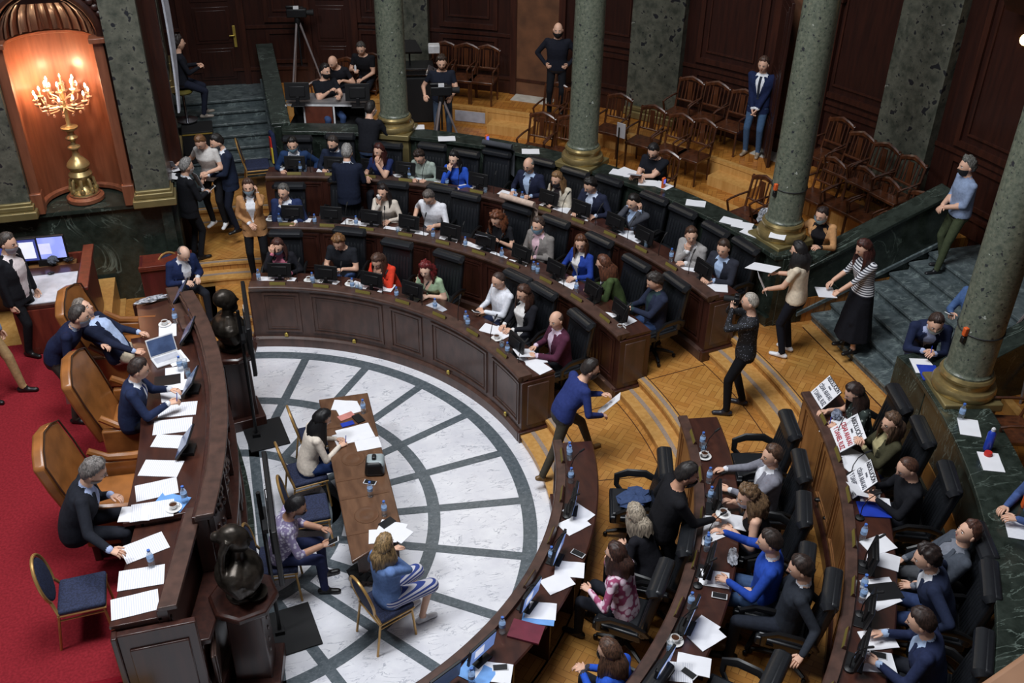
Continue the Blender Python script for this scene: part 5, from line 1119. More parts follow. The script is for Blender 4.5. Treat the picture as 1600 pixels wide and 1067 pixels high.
def mk_paper(key,m,w=.21,l=.297,curl=.004,h=.003):
    def f():
        mb=MB(); n=8; vs=[]
        for j in range(n+1):
            y=-l/2+l*j/n; z=h+curl*math.sin(j/n*math.pi*1.6+.4)**2
            vs+=[(-w/2,y,z),(w/2,y,z+curl*.5),(w/2,y,0),(-w/2,y,0)]
        fs=[(4*j+q,4*j+4+q,4*j+4+(q+1)%4,4*j+(q+1)%4) for j in range(n) for q in range(4)]+[(0,1,2,3),(4*n+3,4*n+2,4*n+1,4*n)]
        return mb.add(vs,fs).build('paper_sheet',m,smooth=50)
    return shared(key,f)
PP={'w':mk_paper('pw',M_PAPER),'t':mk_paper('pt',M_PRINT),'a3':mk_paper('pa3',M_PAPER,.297,.42),'s':mk_paper('psm',M_PAPER,.12,.17),'g':mk_paper('pg',M_GREYP),'b':mk_paper('pb',M_LBLUE,.22,.31,0,.006),'k':mk_paper('pk',M_BLACK,.2,.29,0,.012),'r':mk_paper('pr',M_BURG,.22,.31,0,.02),'u':mk_paper('pu',M_BLUEP,.22,.31,0,.01),'xl':mk_paper('pxl',M_PRINT,.25,.40,.002,.004),'bs':mk_paper('pbs',M_BLUEP,.08,.16,0,.01),'ks':mk_paper('pks',M_BLACK,.10,.17,0,.02),'p':mk_paper('pp',mat('pink_card',(200,130,120),.7),.11,.2,0,.01)}
PN={'w':('white sheet','paper'),'t':('printed sheet','paper'),'a3':('large white sheet','paper'),'s':('small white note','paper'),'g':('grey sheet','paper'),'b':('pale blue folder','folder'),'k':('thin black folder','folder'),'r':('burgundy folder','folder'),'u':('blue folder','folder'),'p':('pink notebook','notebook'),'xl':('large open printed document','document'),'bs':('small blue notebook','notebook'),'ks':('small black notebook','notebook')}
def paper(k,u,v,z,rot,on='near %s'):
    p=at(u,v,z); paper.n=(paper.n+1)%3; o=PP[k]((p[0],p[1],z+.0006*paper.n),rot); o.name={'folder':'folder','paper':'paper_sheet','notebook':'notebook','document':'open_document'}[PN[k][1]]
    return auto(o,PN[k][0]+' '+on,PN[k][1],'papers and folders lying about')
paper.n=0
def put(fn,u,v,z,rot,phrase,cat,grp):
    p=at(u,v,z); return auto(fn((p[0],p[1],z),rot),phrase,cat,grp)
DZ=(Z1+.742,Z2+.742,Z3+.742)                              # desk surfaces
R0=(4.0,5.45,6.85)
def desk(row,u,v,dr=None):                                # point on a desk: seen at u,v, or moved to radius r0+dr
    p=at(u,v,DZ[row]); a=ang(p); B=(R0 if a>0 else R0R)[row]; r=math.hypot(p[0],p[1]) if dr is None else B+dr; r=min(max(r,B+.12),B+(.45 if a>0 else .36)); q=pol(r,a,DZ[row]); return q,a
R0R=(4.03,5.52,6.98)
G_M='flat black monitors on the curved desks'; G_B='plastic water bottles on the desks'; G_MI='gooseneck microphones along the desks'; G_C='white coffee cups'; G_G='drinking glasses on the desks'; G_P='brass name plates along the desk rails'; G_PH='mobile phones'
def monitor(row,u,v,lit,dz=.20,yaw=0):
    p=at(u,v,DZ[row]+dz); a=ang(p); q=pol((R0 if a>0 else R0R)[row]+(.24 if a>0 else .18),a,DZ[row]); auto(mon[lit](q,a-90+yaw),('black monitor near %s'),'monitor',G_M)
# left wing
for row,L in ((2,((458,258),(518,260),(574,264),(629,266),(691,275),(741,284),(853,309),(902,326),(955,347),(1000,368),(1093,420))),
              (1,((453,338),(515,335),(576,342),(635,349),(697,364),(754,377),(803,400),(857,423),(921,453),(957,485))),
              (0,((435,423),(506,428),(577,438),(638,455),(800,536)))):
    for u,v in L: monitor(row,u,v,0)
# right wing, screens seen from behind
for row,L in ((0,((884,775,1),(862,850,1),(826,925,1),(756,1012,1),(700,1062,0))),(1,((1088,770,0),(1098,870,0),(1072,955,1),(1034,1035,1))),(2,((1350,862,0),(1352,945,0),(1340,1010,0)))):
    for u,v,l in L: monitor(row,u,v,l)
# name plates and microphones at every seat
for row,n,sp in((0,8,9.3),(1,10,6.75),(2,13,5.3)):
    for i in range(n):
        for sg in(1,-1):
            a=sg*(78.2-sp*(i+.5)) if sg>0 else -(14.+sp*i)
            if abs(a)<12 or a<-46: continue
            B=(R0 if a>0 else R0R)[row]; c=pol(B+.04,a,Z1+.79+.25*row); auto(plate(c,a-90),'brass name plate near %s','name plate',G_P)
            c=pol(B+.12,a-sp*.42,DZ[row]); auto(mic(c,a-90+rng.uniform(-25,25)),'thin microphone near %s','microphone',G_MI)
# bottles, glasses, cups on the desks (row, px)
for row,u,v in((2,470,262),(2,640,272),(2,697,286),(2,804,308),(2,813,312),(2,960,352),(2,1048,400),(2,1105,432),(1,437,346),(1,492,346),(1,557,348),(1,677,368),(1,726,382),(1,784,398),(1,826,424),(1,834,426),(1,900,450),(0,405,432),(0,489,437),(0,551,446),(0,620,460),(0,680,478),(0,731,505),(0,785,550),(0,728,498),
               (0,873,710),(0,881,705),(0,885,745),(0,845,865),(0,776,975),(0,737,1060),(1,1082,690),(1,1098,745),(1,1102,775),(1,1090,845),(1,1096,850),(1,1072,940),(2,1345,835),(2,1347,915),(2,1340,930),(2,1338,1030)):
    q,a=desk(row,u,v+8); auto(bottle(q,a),'clear water bottle near %s','bottle',G_B)
for row,u,v in((2,473,262),(2,585,264),(2,752,300),(2,1005,380),(1,434,350),(1,616,362),(0,486,440),(0,554,447),(0,560,450),(0,780,540),(1,825,430),(1,1087,700),(1,1035,1010)):
    q,a=desk(row,u+4,v+6); auto(glass(q,a),'drinking glass near %s','glass',G_G)
for row,u,v in((2,438,264),(1,423,344),(1,548,350),(0,483,439),(0,547,445),(0,776,530),(1,1092,714),(1,1048,1000),(0,1e9,0),(1,966,515),(0,497,441)):
    if u>1e6: continue
    q,a=desk(row,u,v); auto(cup(q,a+40),'white coffee cup near %s','cup',G_C)
# loose sheets on the desks
LZ=[('w',420,438,0,75),('w',445,439,0,70),('w',512,442,0,60),('w',560,448,0,50),('w',585,450,0,48),('w',600,449,0,60),('g',680,482,0,20),('w',768,515,0,60),('w',782,520,0,40),('w',836,562,0,80),('w',842,574,0,20),('w',820,557,0,50),
 ('w',453,346,1,70),('w',471,346,1,80),('w',550,349,1,60),('w',575,352,1,60),('w',612,360,1,50),('w',645,364,1,40),('s',660,366,1,50),('w',700,376,1,60),('w',735,386,1,40),('w',756,392,1,20),('w',775,402,1,30),('w',808,413,1,50),('w',884,444,1,60),('w',960,497,1,50),('w',975,499,1,30),
 ('w',508,269,2,80),('w',570,272,2,70),('s',622,275,2,20),('w',650,278,2,60),('w',690,287,2,50),('w',728,293,2,40),('w',792,304,2,50),('w',857,323,2,40),('w',875,328,2,60),('w',905,341,2,50),('w',975,366,2,60),('w',990,374,2,30),('w',1073,417,2,50),('w',1120,450,2,70),('w',1108,440,2,40),
 ('w',904,802,0,40),('w',897,820,0,120),('w',890,890,0,70),('w',871,911,0,110),('w',845,955,0,60),('b',842,962,0,60),('r',822,988,0,55),('w',765,1050,0,60),('b',745,1052,0,40),('w',790,1062,0,60),
 ('w',1120,818,1,60),('w',1105,835,1,110),('w',1115,905,1,60),('w',1097,985,1,130),('w',1104,995,1,110),('t',1055,1050,1,60),('w',1085,1040,1,50),('w',1145,815,1,50),
 ('w',1303,672,2,60),('w',1320,665,2,20),('w',1332,723,2,110),('w',1338,715,2,20),('w',1352,768,2,60),('w',1368,788,2,70),('w',1372,852,2,100),('w',1380,875,2,60),('w',1378,935,2,90),('w',1374,918,2,80),('w',1372,1000,2,90),('w',1370,1035,2,70),('u',1365,797,2,80),('k',1382,925,2,80)]
for k,u,v,row,r in LZ:
    p,a=desk(row,u,v); paper.n=(paper.n+1)%4; nm=PN[k]; o=PP[k]((p[0],p[1],p[2]+.001*paper.n+.001),r+rng.uniform(-12,12)); auto(o,nm[0]+' near %s',nm[1],'papers and folders lying about')
for u,v,row,r in((903,866,0,40),(1124,932,1,60),(787,1048,0,80),(1130,797,1,20),(1372,1025,2,60),(1090,1060,1,30)):
    q,a=desk(row,u,v); q=(q[0],q[1],q[2]+.006); auto(phone(q,r),'mobile phone near %s','phone',G_PH)
# marble coping things
for k,u,v,r in (('w',650,199,80),('w',698,217,80),('w',829,237,75),('w',968,270,50),('w',980,268,30),('w',990,274,60),('w',1012,286,65),('w',1035,290,30),('w',1087,318,60),('w',1142,346,45),('w',1160,352,50),('w',1175,364,30),('w',1440,572,-20),('w',1448,577,-10),('u',1452,583,-20),
                ('w',1514,668,-30),('w',1548,722,-25),('t',1590,826,-30)): paper(k,u,v,ZT+.004,r,'on the coping near %s')
def mk_thermos(m,h=.24,r_=.036,cap=M_WARMW):
    def f():
        r=empty('drinking_bottle',(0,0,0)); MB().lathe([(r_*.9,0),(r_,.01),(r_,h*.78),(r_*.6,h*.88),(r_*.5,h*.9)],14).build('bottle_body',m,r); MB().lathe([(r_*.5,h*.89),(r_*.5,h),(r_*.3,h*1.04)],12).build('bottle_cap',cap,r); return r
    return f
p=at(1542,702,ZT); o=mk_thermos(M_BLUEP,.27,.042)(); o.location=p; tag(o,'tall bright blue drinking bottle with white cap on the marble coping at the right','bottle')
p=at(1543,712,ZT); o=MB().lathe([(.04,0),(.042,.03),(.036,.05)],14).build('round_tub',M_RED,loc=p); tag(o,'small round red tub beside the blue bottle','tub')
p=at(610,272,DZ[2]); o=mk_thermos(M_LABEL,.24,.034,M_LABEL)(); q,a=desk(2,610,272); o.location=q; tag(o,'blue drinking bottle on the back row desk','bottle')
p=at(1500,655,ZT); auto(bottle(p,0),'clear plastic water bottle on the coping right of the nearest column','bottle',G_B)
def device(u,v,z,rz,l):
    t=empty('handheld_device',at(u,v,z),rz,l,'handheld device'); MB().box((0,0,.09),(.07,.04,.18)).build('device_body',M_ORANGE,t,bevel=.012); MB().box((0,-.022,.12),(.05,.004,.07)).build('device_screen',mat('device_screen',(110,120,230),.3,emit=((110,120,240),.6)),t); return t
device(761,226,ZT,20,'orange handheld device with blue screen on the coping in the middle'); device(1036,294,ZT,30,'orange handheld device beside the clerk in the black polo'); device(1598,792,ZT,60,'orange handheld device at the right edge of the coping')
p=at(640,205,ZT); 
t=empty('glass_bottle',p,0,'white and red bottle standing on the coping by the cameraman','bottle'); MB().lathe([(.04,0),(.04,.14),(.018,.2),(.018,.26)],12).build('bottle_body',M_WARMW,t); MB().lathe([(.041,.02),(.041,.05)],12).build('bottle_label',M_RED,t)
# folded crinkled bags
def bag(u,v,z,s,rz,label,m=M_FOIL,name='plastic_bag'):
    mb=MB(); r=random.Random(int(u)); n,k=14,8; vs=[]
    for i in range(k+1):
        t=math.pi*i/k
        for j in range(n):
            q=1+.22*math.sin(j*2.7+i*1.9+u)+r.uniform(-.1,.1); vs.append((s[0]*math.sin(t)*math.cos(2*math.pi*j/n)*q,s[1]*math.sin(t)*math.sin(2*math.pi*j/n)*q,s[2]*(1-math.cos(t))*(1+r.uniform(-.06,.06))))
    o=mb.add(vs,[(i*n+j,i*n+(j+1)%n,(i+1)*n+(j+1)%n,(i+1)*n+j) for i in range(k) for j in range(n)]).build(name,m,loc=at(u,v,z),rz=rz,smooth=0); return tag(o,label,'bag')
bag(1192,350,ZT,(.10,.07,.13),0,'crinkled black and white bag on the coping left of the strapped column')
bag(238,470,1.66,(.20,.06,.03),16,'crumpled clear plastic wrapper on the far end of the presidential desk')
bag(1145,872,DZ[1]+.0,(.12,.05,.02),60,'crumpled clear plastic wrapper beside the man in the bright blue sweater')
bag(1306,652,DZ[2],(.09,.06,.05),60,'crumpled dark plastic bag between the first and second placards',mat('dark_bag',(70,76,92),.25,kind='noise',col2=(150,158,176),scale=20,bump=.5))
# placards with writing
def placard(u,v,rz,label,lines,tilt=62,w=.42,h=.36,sc=1.):
    p,a=desk(2,u,v); q=pol(R0R[2]+.17,a,DZ[2]+.145)
    t=empty('placard',q,rz,label,'placard'); M=Matrix.Rotation(tilt*D2R,4,'X')
    def tr(o): o.matrix_local=M@o.matrix_local; return o
    o=MB().box((0,0,-.003),(w,h,.004)).build('placard_board',M_PAPER,t); tr(o)
    o=MB().box((0,0,-.012),(w,h,.012)).build('placard_back',M_BLACK,t); tr(o)
    for txt,y,s,m in lines:
        cu=bpy.data.curves.new('t','FONT'); cu.body=txt; cu.size=s; cu.align_x='CENTER'; cu.align_y='CENTER'; cu.extrude=.0006; cu.offset=.0016
        ob=bpy.data.objects.new('t',cu); COL.objects.link(ob); dg=bpy.context.evaluated_depsgraph_get(); me=bpy.data.meshes.new_from_object(ob.evaluated_get(dg)); bpy.data.objects.remove(ob)
        me.materials.clear(); me.materials.append(m); xs=[vv.co.x for vv in me.vertices]; wd=max(xs)-min(xs); f=min(1.25,(w*.9)/wd) if wd>w*.9 or len(txt)>8 else 1
        me.transform(Matrix.Diagonal((f,1,1,1))); l=bpy.data.objects.new('lettering',me); COL.objects.link(l); l.parent=t; l.location=(0,y,.0015); l.matrix_local=M@Matrix.Translation((0,y,.0015))
    return t
TXR=mat('red_ink',(176,36,52),.7); TXB=mat('black_ink',(30,30,42),.7); TXG=mat('grey_ink',(92,94,104),.7)
L1=[('ABSOLUCIÓN',.125,.075,TXB),('PARA',.066,.03,TXB),('CÉSAR ARAKAKI',.0,.078,TXR),('Y DANIEL RUIZ',-.095,.082,TXR)]
L2=[('ABSOLUCIÓN',.125,.075,TXB),('PARA',.066,.03,TXG),('CÉSAR ARAKAKI',.0,.078,TXG),('Y DANIEL RUIZ',-.095,.082,TXG)]
placard(1292,628,-99,'white placard with grey lettering, farthest of three along the right wing desk',L2,50,.34,.30)
placard(1322,694,-110,'white placard with black and red lettering, middle of three on the right wing desk',L1,42,.44,.38)
placard(1348,765,-112,'white placard with grey lettering, nearest of three along the right wing desk',L2,52,.36,.32)

# ---------------------------------------------------------------- things held
def held_paper(P,side,label,rz=0,tilt=20,k='w',off=(0,.08,.02),w=.21,l=.297):
    h=P['hands'][side]; q=h+RZ(P['face']-90)@Vector(off)
    o=MB().box((0,0,0),(w,l,.003)).build('paper_sheet',{'w':M_PAPER,'t':M_PRINT,'g':M_GREYP}[k]); o.location=q; o.rotation_euler=(tilt*D2R,0,(P['face']-90+rz)*D2R); return tag(o,label,'paper','papers held in hands')
held_paper(p204,1,'white sheets held up by the curly auburn haired woman',10,40,'g'); held_paper(t1,1,'long white sheet held up in the right hand of the woman in the cream top',-10,-12,'w',(.0,.14,.03),.24,.42)
held_paper(t1,-1,'folded white sheet in the left hand of the woman in the cream top',30,62,'w',(.04,.05,.06)); held_paper(t2,-1,'white sheet carried by the woman in the striped top',70,6,'t',(.12,.05,-.03),.24,.33)
held_paper(strider,1,'rolled white sheets in the hands of the striding man',-30,50,'w',(-.06,.06,.10),.16,.40); held_paper(s4,1,'white sheet held low by the masked man in navy suit',10,70,'w')
held_paper(s3,1,'grey sheet held up at the left by the woman in the white top',10,50,'g',(.02,.06,.03)); held_paper(p107,-1,'white sheet held by the man in the maroon blazer',0,14,'w',(.06,.04,.015)); held_paper(g8,1,'grey page lifted by the clerk in black polo',20,20,'g',(.1,.02,.06))
held_paper(p3c,-1,'white sheet held by the man in black sweater behind the third placard',20,24,'w',(.08,.05,.02)); held_paper(g10,1,'white sheet passed by the woman in the tan jacket over the column base',10,-10,'w',(.0,.10,.01),.22,.36)
held_paper(d2,1,'brown folder held low by the man bending in navy sweater',90,80,'g',(.0,.0,-.08),.22,.30).data.materials[0]=mat('brown_folder',(110,58,54),.7)
def held_phone(P,side,label,off=(0,.04,.02)):
    q=P['hands'][side]+RZ(P['face']-90)@Vector(off); o=phone(tuple(q),P['face']-90); o.rotation_euler=(25*D2R,0,(P['face']-90)*D2R); return tag(o,label,'phone',G_PH)
for P,sd,l in((p102,-1,'phone held by the fair haired person in black t-shirt'),(p105,-1,'phone held by the man in white shirt in the front row'),(p208,-1,'phone held by the man in navy blazer at the aisle'),(s2,1,'phone held by the white haired man in black suit'),(c2,1,'phone under the hands of the man in the patterned shirt'),
    (g6,1,'phone held by the man in black sweater and white mask'),(t4,1,'phone held up by the half hidden person behind the column')): held_phone(P,sd,l)
q=p202['hands'][1]+Vector((0,-.02,.03)); o=MB().lathe([(.02,.0),(.036,.03),(.041,.065),(.036,.06),(.018,.01)],14).build('coffee_cup',M_CHINA,loc=q); tag(o,'white cup at the lips of the woman drinking','cup')
q=waiter['hands'][1]+Vector((.04,.0,.03)); o=cup(tuple(q),30); tag(o,'white coffee cup and saucer passed from the waiter to the man in the blue sweater','cup',G_C)
q=g4['hands'][1]; t=empty('white_bottle',tuple(q-Vector((0,0,.04))),0,'slim white bottle in the hand of the grey haired man beside the column','bottle'); MB().lathe([(.022,0),(.022,.12),(.012,.15)],10).build('bottle_body',M_WARMW,t)
# camera of the photographer
t=empty('photo_camera',tuple(photog['head']+photog['Mh']@Vector((-.0,.16,.02))),photog['face']-90,'black photo camera held to the eye of the photographer','camera')
MB().box((0,0,0),(.14,.07,.10)).box((0,.0,.06),(.06,.06,.04)).build('camera_body',M_BLACK,t,bevel=.01); o=MB().tube([(0,.03,0),(0,.16,0)],[.038,.042],14).build('lens',M_BLK2,t)
o=MB().box((0,0,0),(.05,.008,.5)).build('pen_stripe',M_BLACK) if False else None
def pen(P,side,l):
    q=P['hands'][side]; o=MB().tube([(0,0,-.03),(.02,.03,.09)],.005,6).build('pen',M_BLUEP,loc=q); tag(o,l,'pen')
pen(t3,-1,'blue pen in the hand of the man writing on the pedestal'); pen(c1,1,'pen in the hand of the woman with long black hair'); pen(d5,1,'pen in the hand of the presiding man'); pen(p3a,-1,'pen in the hand of the woman behind the first placard')

# ---------------------------------------------------------------- dais desk things
ZM=1.732; ZW=1.642
def dp(k,u,v,z,r): return paper(k,u,v,z,r,'near %s')
for a in (('xl',278,640,ZM,84),('xl',270,666,ZM,86),('t',262,690,ZM,70),('xl',252,732,ZM,72),('xl',245,765,ZM,95),('xl',238,798,ZM,88),('w',212,803,ZM,80),('w',273,585,ZM,0),('w',270,603,ZM,85),('w',266,615,ZM,5),('w',262,517,ZM,0),('w',276,560,ZM,20),('b',268,785,ZM,60),
          ('xl',226,856,ZW,108),('xl',221,903,ZW,88),('xl',211,945,ZW,94),('k',262,595,ZM,90)): dp(*a)
def laptop(u,v,z,rz,label,white=False):
    t=empty('laptop',at(u,v,z),rz,label,'laptop'); mB=M_WARMW if white else M_BLACK
    MB().box((0,0,.01),(.33,.23,.018)).build('keyboard_base',mB,t,bevel=.004); MB().box((0,.02,.0196),(.28,.12,.002)).build('keys',M_BLK2 if not white else M_GREYP,t)
    M=Matrix.Rotation(-20*D2R,3,'X'); c=Vector((0,.115,.02))+M@Vector((0,0,.11)); MB().box(c,(.33,.012,.22),M=M).build('lid',mB,t,bevel=.004); MB().box(c+M@Vector((0,-.0075,0)),(.305,.003,.19),M=M).build('display',M_SCREEND,t); return t
laptop(262,562,ZM,20,'open silver laptop on the presidential desk beside the reclining man',True)
for u,v,l in((296,530,'tilted tablet screen on the presidential desk, nearest the coffee cup'),(300,610,'tilted tablet screen on the presidential desk in front of the presiding man'),(292,705,'tilted tablet screen on the presidential desk left of the water bottle'),(285,468,'tilted tablet screen at the far end of the presidential desk')):
    t=empty('desk_screen',at(u,v,ZM),78,l,'screen'); M=Matrix.Rotation(38*D2R,3,'X')
    MB().box((0,.0,.13),(.36,.02,.24),M=M).build('casing',M_BLACK,t,bevel=.004); MB().box(M@Vector((0,0,0))+Vector((0,.0,.13))+M@Vector((0,.0115,0)),(.34,.003,.22),M=M).build('display',M_SCREEND,t); MB().box((0,-.02,.02),(.16,.14,.04)).build('foot',M_BLACK,t)
q=at(258,508,ZM); auto(cup(q,10),'white coffee cup on the presidential desk beside the folded note','cup',G_C); auto(cup(at(272,795,ZM),10),'white coffee cup near %s','cup',G_C)
for u,v,z in((275,505,ZM),(283,580,ZM),(290,785,ZM),(238,885,ZW),(300,505,ZM)): auto(bottle(at(u,v,z),0),'clear water bottle near %s','bottle',G_B)
for u,v in((290,575),(295,590),(305,500)): auto(glass(at(u,v,ZM),0),'drinking glass near %s','glass',G_G)
# leather and banquet chairs without sitters are placed here, the others next to their sitters
def leather(u,v,z,face,label): 
    p=at(u,v,ZD+1.32); d=(math.cos(face*D2R),math.sin(face*D2R)); o=chair('pres',p[0]+d[0]*.56,p[1]+d[1]*.56,ZD,face,label); o.scale=(1.1,1.1,1.04)
leather(112,568,0,-6,'tan leather armchair with high curved back behind the presiding man'); leather(69,688,0,-4,'tan leather armchair with high curved back behind the man in black jacket with glasses'); leather(104,462,0,-10,'tan leather armchair of the reclining man, farthest of the three')
chair('banq',-1.12,-2.05,ZD,2,'empty blue banquet chair with gold frame on the red carpet'); p=at(459,652,.80); chair('banq',p[0]+.26,p[1],0,6,'empty blue banquet chair behind the long haired woman at the centre table, farther of two')
p=at(485,795,.45); chair('banq',p[0],p[1],0,0,'empty blue banquet chair partly hidden beside the man in the patterned shirt')
p=at(392,256,Z3+.95); p=at(395,232,Z3+.47); p=at(402,256,Z3+.47); chair('banq',p[0],p[1],Z3,0,'empty blue banquet chair at the top of the left aisle beside the coloured flag jacket')
# centre table
t=empty('centre_table',(1.70,-.12,0),0,'long carved wooden table in the middle of the marble floor','table')
L=[(-.30,1.34),(.33,1.33),(.29,-1.30),(-.31,-1.62)]
MB().prism(L,.735,.775).build('tabletop',mat('centre_table_top',(112,80,58),.3,kind='noise',col2=(88,60,42),scale=3,stretch=(4,1,1),coat=.4),t,bevel=.012)
for y in(-.95,.05): MB().lathe([(.005,.774),(.14,.774),(.135,.781),(.11,.783),(.10,.779),(.07,.779),(.05,.785),(.01,.787)],24,(-.05,y,0)).build('carved_rosette',mat('table_carving',(98,68,48),.35),t)
for y in(-1.2,-.62,-.3,.35,.72): MB().box((-.02,y,.777),(.56,.05,.004)).build('raised_band',mat('table_carving',(98,68,48),.35),t)
for y in(1.1,-.1,-1.2): MB().box((0,y,.37),(.44,.07,.72)).box((0,y,.05),(.5,.12,.1)).build('leg',M_DESK,t,bevel=.01)
MB().box((.22,-.1,.52),(.03,2.4,.36)).build('front_board',M_DESK,t)
for a in(('w',538,634,.777,70),('w',545,640,.777,100),('a3',555,678,.779,98),('w',541,684,.779,100),('w',575,694,.777,92),('p',541,651,.777,110),('bs',543,663,.777,100),('ks',560,655,.777,20),('w',612,826,.777,60),('w',620,832,.777,40),('ks',605,818,.777,-60),('w',598,838,.777,80)): paper(*a,on='near %s')
auto(bottle(at(568,645,.777),0),'clear water bottle at the far end of the centre table','bottle',G_B); auto(bottle(at(579,775,.777),0),'clear water bottle in the middle of the centre table','bottle',G_B); auto(bottle(at(601,805,.777),0),'small clear bottle near the near end of the centre table','bottle',G_B)
t=empty('stenotype_case',at(586,735,.777),-12,'rounded grey and black machine on the centre table','machine'); MB().box((0,0,.09),(.24,.24,.18),top=(.8,.85)).build('case_body',M_BLACK,t,bevel=.04,seg=3); MB().box((.01,.01,.15),(.23,.22,.07),top=(.8,.8)).build('case_lid',mat('grey_shell',(150,160,162),.4),t,bevel=.03,seg=3); MB().box((0,.0,.2),(.05,.08,.05)).build('handle',M_BLACK,t,bevel=.015)
auto(phone(at(578,754,.777),60),'mobile phone beside the machine on the centre table','phone',G_PH)
p=at(520,940,0); bag(575,905,0,(.20,.14,.12),0,'black bag on the floor under the blond woman\'s chair',M_BLK2,'hand_bag')

# ---------------------------------------------------------------- gallery chairs
GC=[(690,118,2.1,'wall'),(723,121,2.1,'wall'),(755,124,2.1,'wall'),(860,184,1.75,'mid'),(892,191,1.75,'mid'),(955,202,1.75,'mid'),(836,233,1.6,'low'),(878,238,1.6,'low'),(1005,221,1.75,'mid2'),(1047,235,1.75,'mid2'),(1081,243,1.75,'mid2'),
    (1064,176,2.1,'wall2'),(1103,184,2.1,'wall2'),(1143,197,2.1,'wall2'),(1168,336,1.6,'low2'),(1203,343,1.6,'low2'),(1274,306,1.75,'dim'),(1319,321,1.75,'dim'),(1355,339,1.75,'dim'),(1289,243,2.1,'dimwall'),(1319,267,2.1,'dimwall'),(1355,285,2.1,'dimwall'),(1394,306,2.1,'dimwall'),(1405,362,1.75,'dim')]
NM={'wall':'wooden armchair against the back wall left of the open door','mid':'wooden armchair on the step in front of the man at the door','low':'wooden armchair behind the balustrade left of the second column','mid2':'wooden armchair behind the clerk in the black polo',
 'wall2':'wooden armchair against the wall beside the man in navy jacket','low2':'wooden armchair behind the balustrade left of the strapped column','dim':'wooden armchair in the dim front row right of the strapped column','dimwall':'wooden armchair against the dim wall right of the strapped column'}
for u,v,z,k in GC:
    p=at(u,v,z); a=ang(p); o=chair('wood',p[0],p[1],z-.45,a+180,'x','chair','wooden armchairs of the gallery'); AUTO.append((o,NM[k],p))
p=at(1578,665,ZB+.5); chair('wood',p[0],p[1],ZB,160,'wooden armchair in the gallery at the right edge behind the blue bottle','chair','wooden armchairs of the gallery')
def onr_(u,v,R_):
    z=2.1; 
    for _ in range(40):
        p=at(u,v,z); z+=(math.hypot(p[0],p[1])-R_)*.5
    return at(u,v,z)
# ---------------------------------------------------------------- media gear
def tripod(loc,h,label,rz=0,cam_=True):
    t=empty('camera_tripod',loc,rz,label,'tripod')
    for a in(90,210,330): MB().tube([(.03*math.cos(a*D2R),.03*math.sin(a*D2R),h),(.42*math.cos(a*D2R),.42*math.sin(a*D2R),0)],[.022,.016],7).build('leg',mat('tripod_tube',(150,140,140),.4,.4),t)
    MB().lathe([(.05,h-.05),(.06,h),(.05,h+.08)],12).tube([(0,0,.5),(0,0,h)],.018,6).build('head',M_BLACK,t)
    t2=empty('video_camera',(loc[0],loc[1],loc[2]+h+.08),rz,label.replace('tripod','video camera').replace('carrying a camera','')+' on its tripod','camera')
    MB().box((0,0,.09),(.14,.38,.16)).box((0,-.1,.2),(.05,.2,.05)).box((-.12,.05,.12),(.1,.14,.1)).build('camera_body',M_BLACK,t2,bevel=.015); MB().tube([(0,.19,.09),(0,.32,.09)],[.05,.06],12).build('lens',M_BLK2,t2); MB().box((.05,0,.2),(.06,.1,.05)).build('camera_light',M_WARMW,t2)
tripod(pol(10.82,77.6,ZL),1.35,'tall tripod by the back wall behind the control table',-100)
tripod((g5['loc'][0]-.12,g5['loc'][1]-.48,ZB),1.05,'tripod in front of the bearded cameraman',-100)
tripod(at(1585,600,ZB),1.3,'tripod at the right edge behind the nearest column',150)
# control table with monitors and equipment behind the balustrade
t=empty('control_table',(2.55,8.0,ZT),-18,'white edged control table with a brown panel, behind the left end of the balustrade','table')
MB().box((.05,.25,.02),(1.45,.5,.03)).build('tabletop',mat('grey_top',(120,116,116),.5),t); MB().box((.10,0,-.02),(1.5,.03,.03)).build('white_edge',M_WARMW,t)
t.location=(2.47,8.38,2.10); t.rotation_euler=(0,0,-16*D2R)
MB().box((-.10,.0,-.24),(.50,.02,.40)).build('brown_panel',mat('brown_panel',(96,48,34),.5),t)
for x in(-.68,-.36,.18,.76): MB().box((x,0,-.24),(.03,.03,.44)).build('leg',M_WARMW,t)
MB().box((.05,.48,-.2),(1.4,.02,.4)).box((.05,.25,-.40),(1.4,.5,.03)).build('rear_panel',M_BLK2,t)
for u,v,l in((466,140,'black monitor seen from behind on the left of the control table'),(560,145,'black monitor seen from behind on the right of the control table')):
    p=onr_(u,v+20,8.62); o=mon[0]((p[0],p[1],2.13),-12); o.scale=(1.25,1.25,1.4); tag(o,l,'monitor',G_M)
c=at(455,165,ZT+.5)
t=empty('equipment_trolley',at(648,185,ZB),-10,'black equipment trolley with flight case and tilted screens behind the balustrade','trolley')
MB().box((0,0,.45),(.75,.5,.9)).build('trolley_cover',M_BLK2,t,bevel=.03); MB().box((0,0,1.0),(.8,.5,.16)).build('flight_case',M_BLACK,t,bevel=.01); MB().box((0,-.25,1.05),(.8,.02,.03)).box((0,-.25,.95),(.8,.02,.02)).build('case_edge',M_CHROME,t)
o=MB().box((0,0,0),(.42,.34,.05)).build('tilted_screen',M_BLACK,t,bevel=.01); o.location=(-.05,.0,1.42); o.rotation_euler=(.5,.15,.5)
MB().tube([(-.05,0,1.08),(-.05,0,1.42)],.02,6).build('screen_arm',M_BLACK,t); o=MB().box((0,0,0),(.22,.2,.16)).build('white_box',M_WARMW,t,bevel=.02); o.location=(.42,-.0,1.38)
o=MB().box((0,0,0),(.36,.26,.03)).build('hanging_case',M_CHROME,t,bevel=.01); o.location=(.42,-.3,.98); o.rotation_euler=(.6,.5,0)
